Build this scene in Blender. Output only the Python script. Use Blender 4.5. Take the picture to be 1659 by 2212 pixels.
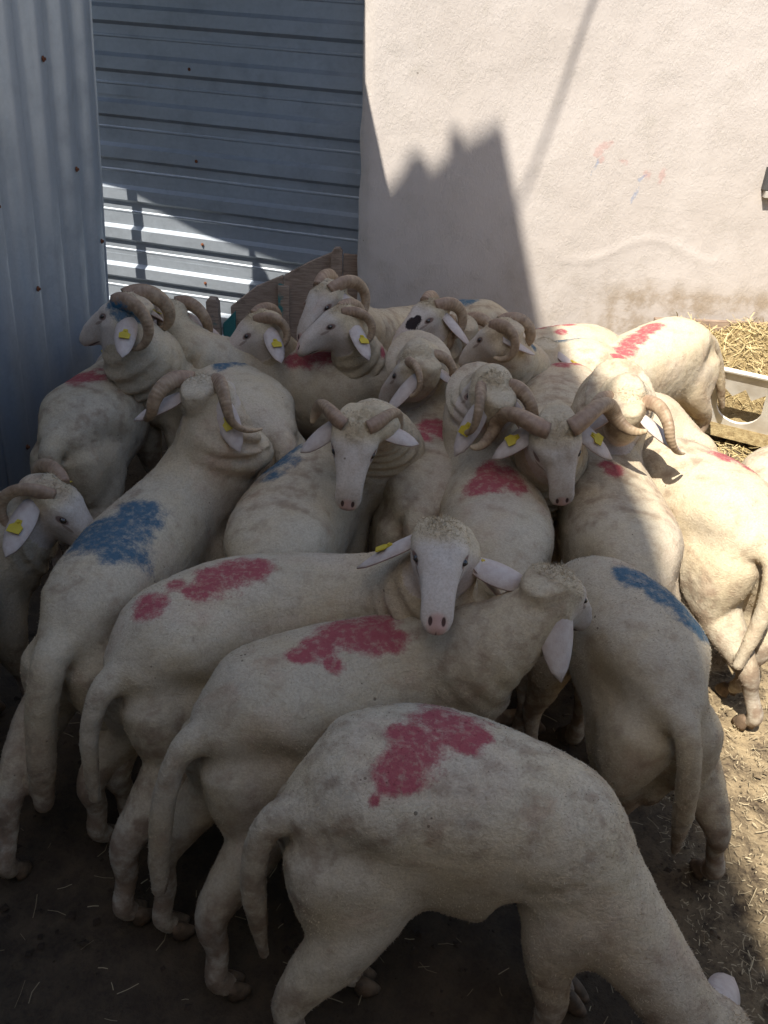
import bpy, bmesh, math, random
import numpy as np
from mathutils import Vector, Matrix, Euler

scene = bpy.context.scene
for o in list(bpy.data.objects):
    bpy.data.objects.remove(o)
COL = scene.collection
R = math.radians

# ---------------------------------------------------------------- camera
cam_d = bpy.data.cameras.new('camera')
cam = bpy.data.objects.new('camera', cam_d)
COL.objects.link(cam)
cam_d.sensor_fit = 'VERTICAL'
cam_d.sensor_height = 24.0
cam_d.sensor_width = 18.0
cam_d.lens = 24.0 * 1790.0 / 2212.0
cam_d.clip_start = 0.05
cam_d.clip_end = 500
cam.matrix_world = Matrix.Translation((0, 0, 1.80)) @ Matrix.Rotation(R(59), 4, 'X') @ Matrix.Rotation(R(2.5), 4, 'Z')
scene.camera = cam

# ---------------------------------------------------------------- sky and sun
SUN_DIR = Vector((0.33, 0.588, -1.0)).normalized()          # travel direction of the light
elev = math.asin(-SUN_DIR.z)
world = bpy.data.worlds.new('World')
scene.world = world
world.use_nodes = True
wn = world.node_tree.nodes
sky = wn.new('ShaderNodeTexSky')
sky.sky_type = 'NISHITA'
sky.sun_disc = False
sky.sun_elevation = elev
sky.sun_rotation = math.atan2(-SUN_DIR.x, -SUN_DIR.y)
sky.altitude = 300
sky.air_density = 1.0
sky.dust_density = 2.0
sky.ozone_density = 1.0
bg = wn['Background']
bg.inputs['Strength'].default_value = 0.12
world.node_tree.links.new(sky.outputs[0], bg.inputs['Color'])
sun_d = bpy.data.lights.new('sun', 'SUN')
sun_d.energy = 5.0
sun_d.angle = R(0.53)
sun_d.color = (1.0, 0.95, 0.87)
sun = bpy.data.objects.new('sun', sun_d)
COL.objects.link(sun)
sun.rotation_euler = SUN_DIR.to_track_quat('-Z', 'Y').to_euler()
vs = scene.view_settings
vs.view_transform = 'Standard'
vs.look = 'None'
vs.exposure = 0.95
vs.gamma = 1.0
vs.use_curve_mapping = False

rng = np.random.default_rng(7)

# ---------------------------------------------------------------- helpers
def tag(o, label=None, cat=None, group=None, kind=None):
    if label: o['label'] = label
    if cat: o['category'] = cat
    if group: o['group'] = group
    if kind: o['kind'] = kind
    return o

def empty(name, loc):
    e = bpy.data.objects.new(name, None)
    COL.objects.link(e)
    e.location = loc
    e.empty_display_size = 0.1
    return e

def mesh_obj(name, verts, faces, mat=None, parent=None, smooth=False, origin=None):
    me = bpy.data.meshes.new(name)
    verts = np.asarray(verts, float)
    if origin is not None:
        verts = verts - np.asarray(origin)
    me.from_pydata(verts.tolist(), [], [list(f) for f in faces])
    if mat: me.materials.append(mat)
    if smooth:
        me.polygons.foreach_set('use_smooth', [True] * len(me.polygons))
    me.update()
    o = bpy.data.objects.new(name, me)
    COL.objects.link(o)
    if parent: o.parent = parent
    return o

def fast_mesh(name, V, F, mat, parent=None, smooth=False, attrs=None):
    """V (n,3), F (m,k) constant k"""
    me = bpy.data.meshes.new(name)
    n, m, k = len(V), len(F), F.shape[1]
    me.vertices.add(n); me.vertices.foreach_set('co', np.ascontiguousarray(V, dtype=np.float32).ravel())
    me.loops.add(m * k); me.loops.foreach_set('vertex_index', np.ascontiguousarray(F, dtype=np.int32).ravel())
    me.polygons.add(m)
    me.polygons.foreach_set('loop_start', np.arange(0, m * k, k, dtype=np.int32))
    me.update(calc_edges=True)
    me.polygons.foreach_set('use_smooth', np.full(m, smooth))
    if attrs: set_attrs(me, attrs)
    if mat: me.materials.append(mat)
    me.validate()
    o = bpy.data.objects.new(name, me)
    COL.objects.link(o)
    if parent: o.parent = parent
    return o

def set_attrs(me, attrs):
    for k, a in attrs.items():
        a = np.ascontiguousarray(a, dtype=np.float32)
        if a.ndim == 2:
            at = me.attributes.new(k, 'FLOAT_VECTOR', 'POINT'); at.data.foreach_set('vector', a.ravel())
        else:
            at = me.attributes.new(k, 'FLOAT', 'POINT'); at.data.foreach_set('value', a)

def box_vf(x0, y0, z0, x1, y1, z1):
    v = [(x0,y0,z0),(x1,y0,z0),(x1,y1,z0),(x0,y1,z0),(x0,y0,z1),(x1,y0,z1),(x1,y1,z1),(x0,y1,z1)]
    f = [(0,3,2,1),(4,5,6,7),(0,1,5,4),(1,2,6,5),(2,3,7,6),(3,0,4,7)]
    return v, f

def hash3(ix, iy, iz, seed):
    h = (ix.astype(np.int64) * 374761393 + iy.astype(np.int64) * 668265263 + iz.astype(np.int64) * 2147483647 + seed * 974711) & 0x7fffffff
    h = ((h ^ (h >> 13)) * 1274126177) & 0x7fffffff
    h = ((h ^ (h >> 16)) * 374761393) & 0x7fffffff
    return (h & 0xffff) / 65535.0

def vnoise(P, scale, seed=0):
    p = np.asarray(P) * scale
    i = np.floor(p); f = p - i; f = f * f * (3 - 2 * f)
    i = i.astype(np.int64)
    out = 0
    for dx in (0, 1):
        for dy in (0, 1):
            for dz in (0, 1):
                w = (f[:,0] if dx else 1-f[:,0]) * (f[:,1] if dy else 1-f[:,1]) * (f[:,2] if dz else 1-f[:,2])
                out = out + w * hash3(i[:,0]+dx, i[:,1]+dy, i[:,2]+dz, seed)
    return out * 2 - 1

def nrm(v):
    v = np.asarray(v, float)
    return v / max(np.linalg.norm(v), 1e-9)

def sstep(a, b, x):
    t = np.clip((x - a) / (b - a), 0, 1)
    return t * t * (3 - 2 * t)

def cat(P, n):
    """Catmull-Rom through rows of P, n samples per span"""
    P = np.asarray(P, float)
    Q = np.concatenate([[2 * P[0] - P[1]], P, [2 * P[-1] - P[-2]]])
    out = []
    for i in range(1, len(Q) - 2):
        for t in np.arange(n) / n:
            a, b, c, d = Q[i - 1], Q[i], Q[i + 1], Q[i + 2]
            out.append(0.5 * (2 * b + (c - a) * t + (2 * a - 5 * b + 4 * c - d) * t * t + (3 * b - a - 3 * c + d) * t ** 3))
    out.append(P[-1])
    return np.array(out)

# ---------------------------------------------------------------- node helpers
class NT:
    def __init__(s, name):
        s.m = bpy.data.materials.new(name); s.m.use_nodes = True
        s.t = s.m.node_tree; s.n = s.t.nodes; s.p = s.n['Principled BSDF']
    def new(s, typ, **kw):
        n = s.n.new(typ)
        for k, v in kw.items(): setattr(n, k, v)
        return n
    def link(s, a, b): s.t.links.new(a, b)
    def put(s, sock, v):
        if isinstance(v, bpy.types.NodeSocket): s.link(v, sock)
        elif isinstance(v, (tuple, list)) and sock.type == 'RGBA' and len(v) == 3: sock.default_value = (*v, 1)
        else: sock.default_value = v
    def math(s, op, a, b=None, clamp=False):
        n = s.new('ShaderNodeMath', operation=op, use_clamp=clamp)
        s.put(n.inputs[0], a)
        if b is not None: s.put(n.inputs[1], b)
        return n.outputs[0]
    def mix(s, f, a, b, mode='MIX'):
        n = s.new('ShaderNodeMix', data_type='RGBA', blend_type=mode, clamp_factor=True)
        s.put(n.inputs[0], f); s.put(n.inputs[6], a); s.put(n.inputs[7], b)
        return n.outputs[2]
    def ramp(s, x, lo, hi, a=0.0, b=1.0):
        n = s.new('ShaderNodeMapRange', interpolation_type='SMOOTHSTEP')
        s.put(n.inputs[0], x); n.inputs[1].default_value = lo; n.inputs[2].default_value = hi
        n.inputs[3].default_value = a; n.inputs[4].default_value = b
        return n.outputs[0]
    def coord(s, which='Object'):
        return s.new('ShaderNodeTexCoord').outputs[which]
    def noise(s, co, scale, detail=3, rough=0.55, dist=0.0):
        n = s.new('ShaderNodeTexNoise')
        s.put(n.inputs['Vector'], co); n.inputs['Scale'].default_value = scale
        n.inputs['Detail'].default_value = detail; n.inputs['Roughness'].default_value = rough
        n.inputs['Distortion'].default_value = dist
        return n.outputs[0]
    def voro(s, co, scale, feature='F1'):
        n = s.new('ShaderNodeTexVoronoi', feature=feature)
        s.put(n.inputs['Vector'], co); n.inputs['Scale'].default_value = scale
        return n
    def attr(s, name):
        return s.new('ShaderNodeAttribute', attribute_name=name)
    def sep(s, v):
        n = s.new('ShaderNodeSeparateXYZ'); s.link(v, n.inputs[0]); return n.outputs
    def mapping(s, co, scale=(1,1,1), rot=(0,0,0)):
        n = s.new('ShaderNodeMapping'); s.link(co, n.inputs[0])
        n.inputs['Scale'].default_value = scale; n.inputs['Rotation'].default_value = rot
        return n.outputs[0]
    def bump(s, h, strength, dist, normal=None):
        n = s.new('ShaderNodeBump'); s.put(n.inputs['Height'], h)
        n.inputs['Strength'].default_value = strength; n.inputs['Distance'].default_value = dist
        if normal is not None: s.link(normal, n.inputs['Normal'])
        return n.outputs[0]
    def done(s, col=None, rough=None, spec=None, metal=None, normal=None):
        p = s.p
        if col is not None: s.put(p.inputs['Base Color'], col)
        if rough is not None: s.put(p.inputs['Roughness'], rough)
        if spec is not None: s.put(p.inputs['Specular IOR Level'], spec)
        if metal is not None: s.put(p.inputs['Metallic'], metal)
        if normal is not None: s.link(normal, p.inputs['Normal'])
        return s.m

# ---------------------------------------------------------------- materials
def make_wool():
    t = NT('sheep_wool')
    co = t.coord()
    mk = t.sep(t.attr('mk').outputs['Vector'])      # red, blue, dark spot fields
    ms = t.sep(t.attr('ms').outputs['Vector'])      # wool, dirt, pink
    hc = t.sep(t.attr('hc').outputs['Vector'])      # head coordinates, metres: along nose, side, up
    tone = t.attr('tone').outputs['Fac']
    n_big = t.noise(co, 5.0, 4, 0.6)
    n_mid = t.noise(co, 22.0, 4, 0.6)
    n_fine = t.noise(co, 190.0, 2, 0.6, 0.6)
    c = t.mix(t.ramp(n_big, 0.35, 0.68), (0.53, 0.43, 0.275), (0.585, 0.50, 0.36))
    c = t.mix(t.math('MULTIPLY', t.ramp(n_mid, 0.5, 0.75), 0.35), c, (0.47, 0.36, 0.23))
    # rubbed-in dirt
    d = t.math('MULTIPLY', ms[1], t.ramp(t.math('ADD', n_big, t.math('MULTIPLY', n_mid, 0.6)), 0.60, 1.15))
    c = t.mix(t.math('MULTIPLY', d, 0.58), c, (0.23, 0.19, 0.145))
    st = t.math('MULTIPLY', t.ramp(t.noise(co, 8.5, 5, 0.65, 0.5), 0.56, 0.72), 0.32)
    c = t.mix(st, c, (0.42, 0.25, 0.16))
    sm = t.math('MULTIPLY', t.ramp(t.noise(t.mapping(co, (1, 1, 0.6), (0.3, 0.2, 0)), 2.6, 7, 0.72), 0.50, 0.78), 0.25)
    c = t.mix(sm, c, (0.20, 0.18, 0.155))
    # face hair
    face = t.math('SUBTRACT', 1.0, ms[0])
    fc = t.mix(t.ramp(n_mid, 0.3, 0.75), (0.55, 0.495, 0.42), (0.48, 0.42, 0.345))
    c = t.mix(face, c, fc)
    # brightness of the animal
    hv = t.new('ShaderNodeHueSaturation')
    t.put(hv.inputs['Color'], c); t.put(hv.inputs['Value'], t.math('ADD', tone, 0.0)); hv.inputs['Saturation'].default_value = 0.95
    c = hv.outputs[0]
    # flecks of straw and dung
    fl = t.voro(co, 34.0)
    flm = t.math('LESS_THAN', fl.outputs['Distance'], t.math('MULTIPLY', t.ramp(t.noise(co, 9.0, 2), 0.5, 0.75), 0.13))
    c = t.mix(t.math('MULTIPLY', flm, 0.75), c, (0.10, 0.075, 0.05))
    # skin
    c = t.mix(t.math('MULTIPLY', ms[2], t.ramp(n_mid, 0.1, 0.7)), c, (0.60, 0.36, 0.29))
    c = t.mix(t.math('MULTIPLY', t.ramp(n_fine, 0.35, 0.65), 0.20), c, (0.16, 0.12, 0.085))
    lowleg = t.math('MULTIPLY', ms[1], t.ramp(t.math('ADD', n_mid, t.math('MULTIPLY', ms[1], 0.35)), 0.66, 0.95))
    c = t.mix(t.math('MULTIPLY', lowleg, 0.72), c, (0.19, 0.12, 0.075))
    cr = t.noise(t.mapping(co, (1.0, 1.0, 1.5)), 75.0, 4, 0.62, 1.3)
    c = t.mix(t.math('MULTIPLY', t.math('MULTIPLY', t.ramp(cr, 0.50, 0.34), ms[0]), 0.16), c, (0.26, 0.20, 0.13))  # pits of the crimp darkened in the colour: painted shade and dirt
    # paint marks
    wob = t.math('ADD', t.math('MULTIPLY', t.math('SUBTRACT', t.noise(co, 11.0, 6, 0.62), 0.5), 1.5),
                 t.math('MULTIPLY', t.math('SUBTRACT', n_fine, 0.5), 0.30))
    worn = t.ramp(t.noise(co, 60.0, 4, 0.7), 0.30, 0.55, 0.55, 1.0)
    rm = t.math('MULTIPLY', t.ramp(t.math('ADD', mk[0], wob), 0.06, 0.46), t.math('MULTIPLY', worn, 0.92))
    c = t.mix(rm, c, t.mix(n_mid, (0.26, 0.040, 0.055), (0.36, 0.080, 0.095)))
    bm = t.math('MULTIPLY', t.ramp(t.math('ADD', mk[1], wob), 0.06, 0.46), t.math('MULTIPLY', worn, 0.92))
    c = t.mix(bm, c, t.mix(n_mid, (0.025, 0.078, 0.13), (0.045, 0.12, 0.18)))
    dm = t.ramp(t.math('ADD', mk[2], t.math('MULTIPLY', wob, 0.6)), 0.25, 0.4)
    c = t.mix(dm, c, (0.025, 0.018, 0.018))
    # nostrils, mouth and eye rims (pigment, in head coordinates)
    side = t.math('ABSOLUTE', hc[1])
    def ell(f0, s0, u0, rf, rs, ru):
        a = t.math('POWER', t.math('DIVIDE', t.math('SUBTRACT', hc[0], f0), rf), 2.0)
        b = t.math('POWER', t.math('DIVIDE', t.math('SUBTRACT', side, s0), rs), 2.0)
        e = t.math('POWER', t.math('DIVIDE', t.math('SUBTRACT', hc[2], u0), ru), 2.0)
        return t.math('ADD', t.math('ADD', a, b), e)
    nose = ell(0.246, 0.0, -0.030, 0.026, 0.024, 0.030)
    c = t.mix(t.math('MULTIPLY', t.ramp(t.math('ADD', nose, n_mid), 1.9, 0.9), 0.75), c, (0.46, 0.27, 0.225))
    nos = ell(0.242, 0.0150, -0.022, 0.012, 0.0055, 0.012)
    c = t.mix(t.math('MULTIPLY', t.ramp(nos, 1.35, 0.6), 0.92), c, (0.045, 0.022, 0.020))
    phil = ell(0.252, 0.0, -0.050, 0.02, 0.0022, 0.016)
    c = t.mix(t.math('MULTIPLY', t.ramp(phil, 1.4, 0.5), 0.7), c, (0.14, 0.07, 0.06))
    mouth = ell(0.222, 0.022, -0.066, 0.040, 0.030, 0.0035)
    c = t.mix(t.math('MULTIPLY', t.ramp(mouth, 1.4, 0.5), 0.8), c, (0.09, 0.05, 0.045))
    eye = ell(0.100, 0.060, 0.004, 0.019, 0.030, 0.0105)
    c = t.mix(t.math('MULTIPLY', t.ramp(eye, 1.5, 0.7), 0.85), c, (0.17, 0.10, 0.085))
    tear = ell(0.130, 0.055, -0.008, 0.020, 0.030, 0.005)
    c = t.mix(t.math('MULTIPLY', t.ramp(tear, 1.4, 0.5), 0.55), c, (0.16, 0.10, 0.08))
    # relief: crimped short wool
    lump = t.noise(co, 18.0, 3, 0.5)
    h = t.math('ADD', t.math('MULTIPLY', cr, ms[0]), t.math('MULTIPLY', lump, 0.5))
    h = t.math('ADD', h, t.math('MULTIPLY', n_fine, 0.22))
    return t.done(c, 0.92, 0.12, 0.0, t.bump(h, 0.55, 0.006))

def make_horn():
    t = NT('horn_keratin')
    a = t.sep(t.attr('hp').outputs['Vector'])      # along, around
    co = t.coord()
    n = t.noise(co, 40, 4, 0.6)
    c = t.mix(t.ramp(n, 0.3, 0.7), (0.22, 0.145, 0.085), (0.36, 0.265, 0.17))
    c = t.mix(t.math('MULTIPLY', t.ramp(a[0], 0.35, 0.0), 0.45), c, (0.27, 0.165, 0.12))
    c = t.mix(t.ramp(a[0], 0.75, 1.0), c, (0.42, 0.31, 0.19))
    w = t.math('SINE', t.math('ADD', t.math('MULTIPLY', a[0], 150.0), t.math('MULTIPLY', n, 5.0)))
    c = t.mix(t.math('MULTIPLY', t.ramp(w, 0.2, 1.0), 0.13), c, (0.13, 0.08, 0.045))
    b = t.attr('mkb').outputs['Fac']
    c = t.mix(t.ramp(t.math('ADD', b, t.math('SUBTRACT', n, 0.5)), 0.3, 0.5), c, (0.03, 0.13, 0.22))
    h = t.math('ADD', t.math('MULTIPLY', w, 0.22), t.noise(co, 90, 4))
    return t.done(c, 0.55, 0.4, 0.0, t.bump(h, 0.5, 0.003))

def simple(name, c1, c2, scale, rough=0.8, spec=0.3, bs=0.0, bd=0.003, detail=4, metal=0.0):
    t = NT(name); co = t.coord()
    n = t.noise(co, scale, detail, 0.6)
    c = t.mix(t.ramp(n, 0.3, 0.7), c1, c2)
    nm = t.bump(t.noise(co, scale * 3, 4, 0.6), bs, bd) if bs else None
    return t.done(c, rough, spec, metal, nm)

def make_ear():
    t = NT('ear_skin'); co = t.coord()
    side = t.attr('inner').outputs['Fac']
    n = t.noise(co, 60, 3)
    c = t.mix(t.ramp(n, 0.3, 0.7), (0.45, 0.375, 0.33), (0.51, 0.45, 0.40))
    c = t.mix(t.math('MULTIPLY', side, 0.8), c, (0.45, 0.27, 0.23))
    t.done(c, 0.8, 0.2, 0.0, t.bump(t.noise(co, 220, 3), 0.4, 0.003))
    return t.m

def make_plaster():
    t = NT('cement_plaster'); co = t.coord()
    mk = t.sep(t.attr('mk').outputs['Vector'])
    nb = t.noise(co, 1.6, 4, 0.6); nm = t.noise(co, 9, 4, 0.6); nf = t.noise(co, 70, 4, 0.65)
    c = t.mix(t.ramp(nb, 0.3, 0.7), (0.455, 0.405, 0.36), (0.51, 0.46, 0.415))
    c = t.mix(t.math('MULTIPLY', t.ramp(nm, 0.5, 0.8), 0.35), c, (0.36, 0.325, 0.27))
    c = t.mix(t.math('MULTIPLY', t.ramp(nf, 0.55, 0.8), 0.25), c, (0.30, 0.27, 0.23))
    # greenish damp
    c = t.mix(t.math('MULTIPLY', mk[2], t.ramp(nm, 0.35, 0.65, 0.2, 0.8)), c, (0.27, 0.205, 0.135))
    pits = t.voro(co, 14.0)
    c = t.mix(t.math('MULTIPLY', t.math('LESS_THAN', pits.outputs['Distance'], t.math('MULTIPLY', t.ramp(nm, 0.55, 0.8), 0.12)), 0.55), c, (0.14, 0.12, 0.10))
    wob = t.math('MULTIPLY', t.math('SUBTRACT', t.noise(co, 45, 5, 0.75), 0.5), 1.5)
    rm = t.ramp(t.math('ADD', mk[0], wob), 0.12, 0.45)
    c = t.mix(t.math('MULTIPLY', rm, 0.28), c, (0.42, 0.13, 0.11))
    bm = t.ramp(t.math('ADD', mk[1], wob), 0.05, 0.35)
    c = t.mix(t.math('MULTIPLY', bm, 0.4), c, (0.10, 0.20, 0.38))
    # trowel flakes, raked by the sun
    fl = t.noise(t.mapping(co, (1.0, 1.0, 0.55), (0, R(-30), 0)), 75, 5, 0.7, 0.7)
    h = t.math('ADD', t.math('MULTIPLY', t.ramp(fl, 0.42, 0.58), t.ramp(nm, 0.3, 0.62, 0.15, 1.0)), t.math('MULTIPLY', nf, 0.5))
    return t.done(c, 0.93, 0.15, 0.0, t.bump(h, 0.32, 0.004))

def make_galv(name, tint, rough, spang=60, bump=0.15, metal=0.85):
    t = NT(name); co = t.coord()
    v = t.voro(co, spang)
    n = t.noise(co, 7, 4, 0.6)
    st = t.noise(t.mapping(co, (2.0, 2.0, 14.0) if name.endswith('gate') else (9.0, 9.0, 1.2)), 3.0, 4, 0.6)
    bw = t.sep(v.outputs['Color'])
    c = t.mix(t.math('MULTIPLY', bw[0], 0.22), tint, tuple(x * 0.72 for x in tint))
    c = t.mix(t.math('MULTIPLY', t.ramp(n, 0.45, 0.75), 0.5), c, tuple(x * 0.62 for x in tint))
    c = t.mix(t.math('MULTIPLY', t.ramp(st, 0.5, 0.8), 0.35), c, tuple(x * 0.7 for x in tint))
    r = t.math('ADD', rough, t.math('MULTIPLY', t.math('SUBTRACT', n, 0.5), 0.25))
    h = t.math('ADD', t.math('MULTIPLY', bw[0], 0.3), t.noise(co, 12, 3))
    return t.done(c, r, 0.5, metal, t.bump(h, bump, 0.004))

def make_wood():
    t = NT('weathered_wood'); co = t.coord()
    g = t.noise(t.mapping(co, (4, 4, 45)), 3.0, 5, 0.65, 0.4)
    n = t.noise(co, 14, 4, 0.6)
    c = t.mix(t.ramp(g, 0.3, 0.7), (0.22, 0.155, 0.11), (0.36, 0.27, 0.20))
    c = t.mix(t.math('MULTIPLY', t.ramp(n, 0.55, 0.75), 0.7), c, (0.13, 0.09, 0.065))
    pt = t.attr('paint').outputs['Fac']
    c = t.mix(t.ramp(t.math('ADD', pt, t.math('MULTIPLY', t.math('SUBTRACT', n, 0.5), 1.6)), 0.35, 0.55), c, (0.045, 0.17, 0.155))
    return t.done(c, 0.88, 0.2, 0.0, t.bump(t.math('ADD', g, t.math('MULTIPLY', n, 0.5)), 0.5, 0.004))

def make_dirt():
    t = NT('trampled_dirt'); co = t.coord()
    nb = t.noise(co, 1.3, 4, 0.6); nm = t.noise(co, 14, 5, 0.65); nf = t.noise(co, 110, 4, 0.7)
    c = t.mix(t.ramp(nb, 0.3, 0.7), (0.046, 0.034, 0.024), (0.078, 0.057, 0.039))
    c = t.mix(t.ramp(nm, 0.45, 0.75), c, (0.075, 0.052, 0.035))
    chaff = t.attr('chaff').outputs['Fac']
    c = t.mix(t.math('MULTIPLY', chaff, t.ramp(t.math('ADD', nm, t.math('MULTIPLY', nf, 0.6)), 0.55, 1.0)), c, (0.36, 0.275, 0.16))
    c = t.mix(t.math('MULTIPLY', t.ramp(nf, 0.5, 0.75), 0.5), c, (0.06, 0.042, 0.03))
    return t.done(c, 0.95, 0.1, 0.0, t.bump(t.math('ADD', nm, t.math('MULTIPLY', nf, 0.5)), 0.8, 0.012))

def make_straw(name, a, b):
    t = NT(name)
    r = t.attr('rnd').outputs['Fac']
    return t.done(t.mix(r, a, b), 0.75, 0.25)

M_WOOL = make_wool()
M_HORN = make_horn()
M_EAR = make_ear()
M_EYE = simple('eye_dark', (0.012, 0.008, 0.005), (0.03, 0.018, 0.008), 30, 0.08, 0.8)
M_TAG = simple('yellow_tag_plastic', (0.42, 0.31, 0.015), (0.50, 0.39, 0.03), 30, 0.45, 0.4)
M_HOOF = simple('hoof_horn', (0.10, 0.07, 0.045), (0.20, 0.135, 0.085), 40, 0.7, 0.3, 0.3)
M_PLASTER = make_plaster()
M_GATE = make_galv('galvanised_gate', (0.42, 0.46, 0.50), 0.44, metal=0.6)
M_PANEL = make_galv('galvanised_fence', (0.36, 0.42, 0.48), 0.5, 90, 0.08, metal=0.5)
M_RUST = simple('rusty_screw', (0.20, 0.07, 0.03), (0.10, 0.04, 0.025), 60, 0.85, 0.2)
M_WOOD = make_wood()
M_DIRT = make_dirt()
M_STRAW = make_straw('dry_straw', (0.44, 0.36, 0.22), (0.22, 0.165, 0.095))
M_HAY = make_straw('hay_stalks', (0.56, 0.45, 0.24), (0.34, 0.25, 0.10))
M_WHITE = simple('white_painted_metal', (0.72, 0.69, 0.62), (0.55, 0.50, 0.42), 9, 0.6, 0.3, 0.2)
M_DARK = simple('dark_fill', (0.05, 0.05, 0.055), (0.08, 0.075, 0.07), 12, 0.6)
M_HOUSE = simple('house_render', (0.40, 0.36, 0.31), (0.46, 0.42, 0.36), 3, 0.9, 0.1, 0.3)
M_CABLE = simple('black_cable', (0.02, 0.02, 0.02), (0.03, 0.03, 0.03), 20, 0.6)
M_HAYBED = simple('hay_bed', (0.40, 0.31, 0.16), (0.24, 0.17, 0.08), 45, 0.95, 0.1, 0.9, 0.02)

# ---------------------------------------------------------------- ground
def build_ground():
    xs = np.concatenate([[-60, -20, -8], np.arange(-3, 4.01, 0.04), [8, 20, 60]])
    ys = np.concatenate([[-60, -20, -6], np.arange(-0.5, 6.01, 0.04), [10, 20, 60]])
    X, Y = np.meshgrid(xs, ys)
    P = np.stack([X.ravel(), Y.ravel(), np.zeros(X.size)], 1)
    P[:, 2] = 0.012 * vnoise(P, 3.0, 1) + 0.006 * vnoise(P, 9.0, 2) + 0.006 * vnoise(P, 24.0, 3) - 0.012
    chaff = np.clip(0.12 + 0.95 * sstep(0.55, 1.25, P[:, 0]), 0, 1)
    nx, ny = len(xs), len(ys)
    i = (np.arange(ny - 1)[:, None] * nx + np.arange(nx - 1)[None, :]).ravel()
    F = np.stack([i, i + 1, i + nx + 1, i + nx], 1)
    o = fast_mesh('ground', P, F, M_DIRT, smooth=True, attrs={'chaff': chaff})
    tag(o, kind='structure')

def strips(name, P, L, W, up_amp, mat, parent=None, seed=1, lift=0.004, curl=0.25):
    """loose stalks: each a bent two-segment strip with real relief"""
    r = np.random.default_rng(seed)
    n = len(P)
    L = r.uniform(L[0], L[1], n); W = r.uniform(W[0], W[1], n)
    a = r.uniform(0, 2 * np.pi, n)
    d = np.stack([np.cos(a), np.sin(a), r.normal(0, up_amp, n)], 1)
    bend = r.normal(0, curl, n)
    d2 = np.stack([np.cos(a + bend), np.sin(a + bend), d[:, 2] + r.normal(0, up_amp, n)], 1)
    s = np.stack([-np.sin(a), np.cos(a), r.normal(0, 0.4, n)], 1)
    s /= np.linalg.norm(s, axis=1)[:, None]
    p0 = P - d * (L / 2)[:, None]; p1 = P; p2 = P + d2 * (L / 2)[:, None]
    w = (W / 2)[:, None] * s
    V = np.stack([p0 - w, p0 + w, p1 - w, p1 + w, p2 - w, p2 + w], 1).reshape(-1, 3)
    V[:, 2] += lift
    b = np.arange(n)[:, None] * 6
    F = np.concatenate([b + [0, 2, 3, 1], b + [2, 4, 5, 3]], 0)
    rnd = np.repeat(r.uniform(0, 1, n), 6)
    return fast_mesh(name, V, F, mat, parent, attrs={'rnd': rnd})

def build_straw():
    r = np.random.default_rng(5)
    n = 9000
    P = np.stack([r.uniform(-1.3, 2.6, n), r.uniform(0.35, 4.2, n), np.zeros(n)], 1)
    keep = r.uniform(0, 1, n) < 0.16 + 0.84 * sstep(0.5, 1.3, P[:, 0])
    P = P[keep]; P[:, 2] = 0.004 + np.abs(r.normal(0, 0.004, len(P)))
    o = strips('loose_straw', P, (0.010, 0.055), (0.001, 0.0024), 0.10, M_STRAW, seed=3)
    tag(o, 'loose pale straw scattered over the trampled dirt', kind='stuff')
    n = 16000
    P = np.stack([r.uniform(0.75, 2.3, n), r.uniform(0.9, 3.9, n), np.full(n, 0.003)], 1)
    o = strips('fine_chaff', P, (0.005, 0.018), (0.001, 0.003), 0.15, M_STRAW, seed=4)
    tag(o, 'fine chaff covering the sunlit dirt', kind='stuff')

def build_clods():
    r = np.random.default_rng(15)
    n = 5000
    C = np.stack([r.uniform(-1.3, 2.4, n), r.uniform(0.3, 4.1, n), np.zeros(n)], 1)
    oc = np.array([(1,0,0),(-1,0,0),(0,1,0),(0,-1,0),(0,0,1),(0,0,-1)], float)
    of = np.array([(0,2,4),(2,1,4),(1,3,4),(3,0,4),(2,0,5),(1,2,5),(3,1,5),(0,3,5)])
    sz = r.gamma(2.0, .0024, n).clip(.002, .013)
    V = C[:, None] + oc[None] * sz[:, None, None] * r.uniform(.6, 1.3, (n, 6, 1)) * np.array([1, 1, .6])
    a = r.uniform(0, 6.28, n)
    d = V - C[:, None]
    x = d[..., 0] * np.cos(a)[:, None] - d[..., 1] * np.sin(a)[:, None]; y = d[..., 0] * np.sin(a)[:, None] + d[..., 1] * np.cos(a)[:, None]
    V = np.stack([C[:, None, 0] + x, C[:, None, 1] + y, d[..., 2] + sz[:, None] * .3], 2).reshape(-1, 3)
    F = (np.arange(n)[:, None, None] * 6 + of[None]).reshape(-1, 3)
    o = fast_mesh('dirt_clods', V, F, M_DIRT, smooth=False, attrs={'chaff': np.repeat(sstep(.6, 1.2, C[:, 0]) * .6, 6)})
    tag(o, 'crumbs of dry dung and earth strewn over the ground', kind='stuff')

build_ground()
build_straw()
build_clods()

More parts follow.
